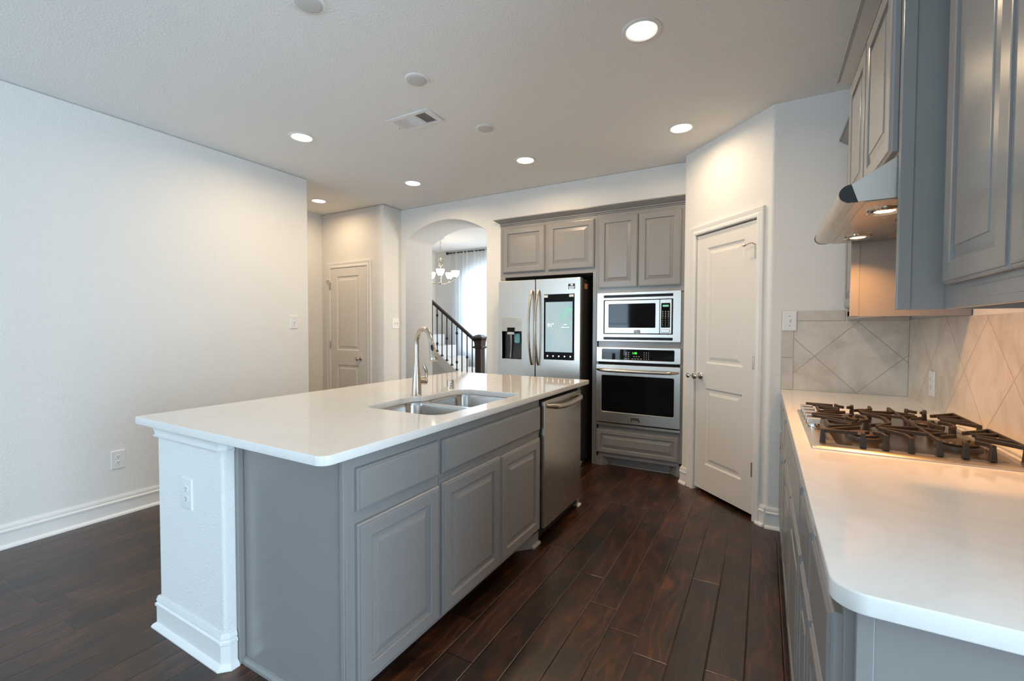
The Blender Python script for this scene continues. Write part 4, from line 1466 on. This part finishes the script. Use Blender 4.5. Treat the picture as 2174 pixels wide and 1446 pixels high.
cl = thing('chandelier', 'brushed nickel chandelier with five lit glass shades beyond the arch', 'chandelier', (-4.585, 5.75, 2.02))
cc = Vector((-4.582, 5.75, 0))
MB().lathe([(.001, 2.012), (.012, 2.018), (.030, 2.035), (.022, 2.052), (.012, 2.06), (.016, 2.10), (.019, 2.16), (.013, 2.25), (.009, 2.31), (.018, 2.325), (.010, 2.34), (.006, 2.42), (.020, 2.445), (.010, 2.455), (.003, 2.46)], cc, n=20).build('column', M['nickel'], cl, smooth=True)
m = MB()
for a0 in (0, math.pi / 2):
    pts = []
    for i in range(25):
        t_ = 2 * math.pi * i / 24
        q = .046 * math.sin(t_)
        pts.append(cc + Vector((q * math.cos(a0 + .4), q * math.sin(a0 + .4), 2.378 - .062 * math.cos(t_))))
    m.tube(pts, .005, 8)
m.build('loop', M['nickel'], cl, smooth=True)
ch = MB()
nl = 9
for i in range(nl):
    z = 2.47 + i * .031
    a0 = (math.pi / 2 * (i % 2)) + .3
    pts = [cc + Vector((.010 * math.sin(t_) * math.cos(a0), .010 * math.sin(t_) * math.sin(a0), z - .019 * math.cos(t_))) for t_ in [2 * math.pi * k / 12 for k in range(13)]]
    ch.tube(pts, .0025, 6)
ch.build('chain', M['nickel'], cl, smooth=True)
MB().lathe([(.06, CZ), (.06, CZ - .008), (.03, CZ - .022), (.006, CZ - .03)], cc, n=24).build('canopy', M['nickel'], cl, smooth=True)
for k in range(5):
    a = R(-52 + 72 * k)
    dv = Vector((math.cos(a), math.sin(a), 0))
    pts = []
    for i in range(13):
        s_ = i / 12
        pts.append(cc + dv * (.015 + .235 * math.sin(s_ * math.pi / 2)) + Vector((0, 0, 2.045 - .012 * math.sin(math.pi * s_) + .075 * (1 - math.cos(s_ * math.pi / 2)))))
    am = MB().tube(pts, .0065, 10).build('arm', M['nickel'], cl, smooth=True)
    tip = pts[-1]
    MB().lathe([(.012, -.004), (.020, .004), (.022, .012)], tip, n=18).build('cup', M['nickel'], am, smooth=True)
    MB().lathe([(.020, .010), (.040, .028), (.056, .060), (.064, .095), (.067, .115), (.064, .115), (.060, .095), (.052, .062), (.036, .031), (.018, .014)], tip, n=24, cap0=False, cap1=False).build('glass_shade', M['shade'], am, smooth=True)

rod = thing('curtain_rod', 'dark curtain rod with finial above the sheer curtain', 'curtain rod', (-4.3, 6.82, 2.70))
RZ = 2.728
MB().tube([(-5.235, 6.82, RZ), (-2.9, 6.82, RZ)], .011, 12).build('rod', M['wrought'], rod, smooth=True)
MB().lathe([(.012, 0), (.020, .006), (.012, .014), (.026, .030), (.028, .042), (.018, .056), (.001, .060)], (-5.232, 6.82, RZ), (-1, 0, 0), 16).build('finial', M['wrought'], rod, smooth=True)
MB().box((-5.20, 6.82, RZ - .012), (-5.18, 6.90, RZ + .012)).build('bracket', M['wrought'], rod)
ctn = thing('sheer_curtain', 'sheer white curtain over the bright entry window', 'curtain', (-4.2, 6.82, 0))
n_ = 260
ls = []
for z, amp in ((RZ + .016, .010), (RZ - .05, .014), (1.8, .024), (.02, .030)):
    ls.append([(-5.20 + 2.1 * i / n_, 6.818 + amp * math.sin(i * .62) + amp * .5 * math.sin(i * .23 + 1), z) for i in range(n_ + 1)])
MB().loops(ls, cap0=False, cap1=False, closed=False).build('fabric', M['sheer'], ctn, smooth=True, ang=80)
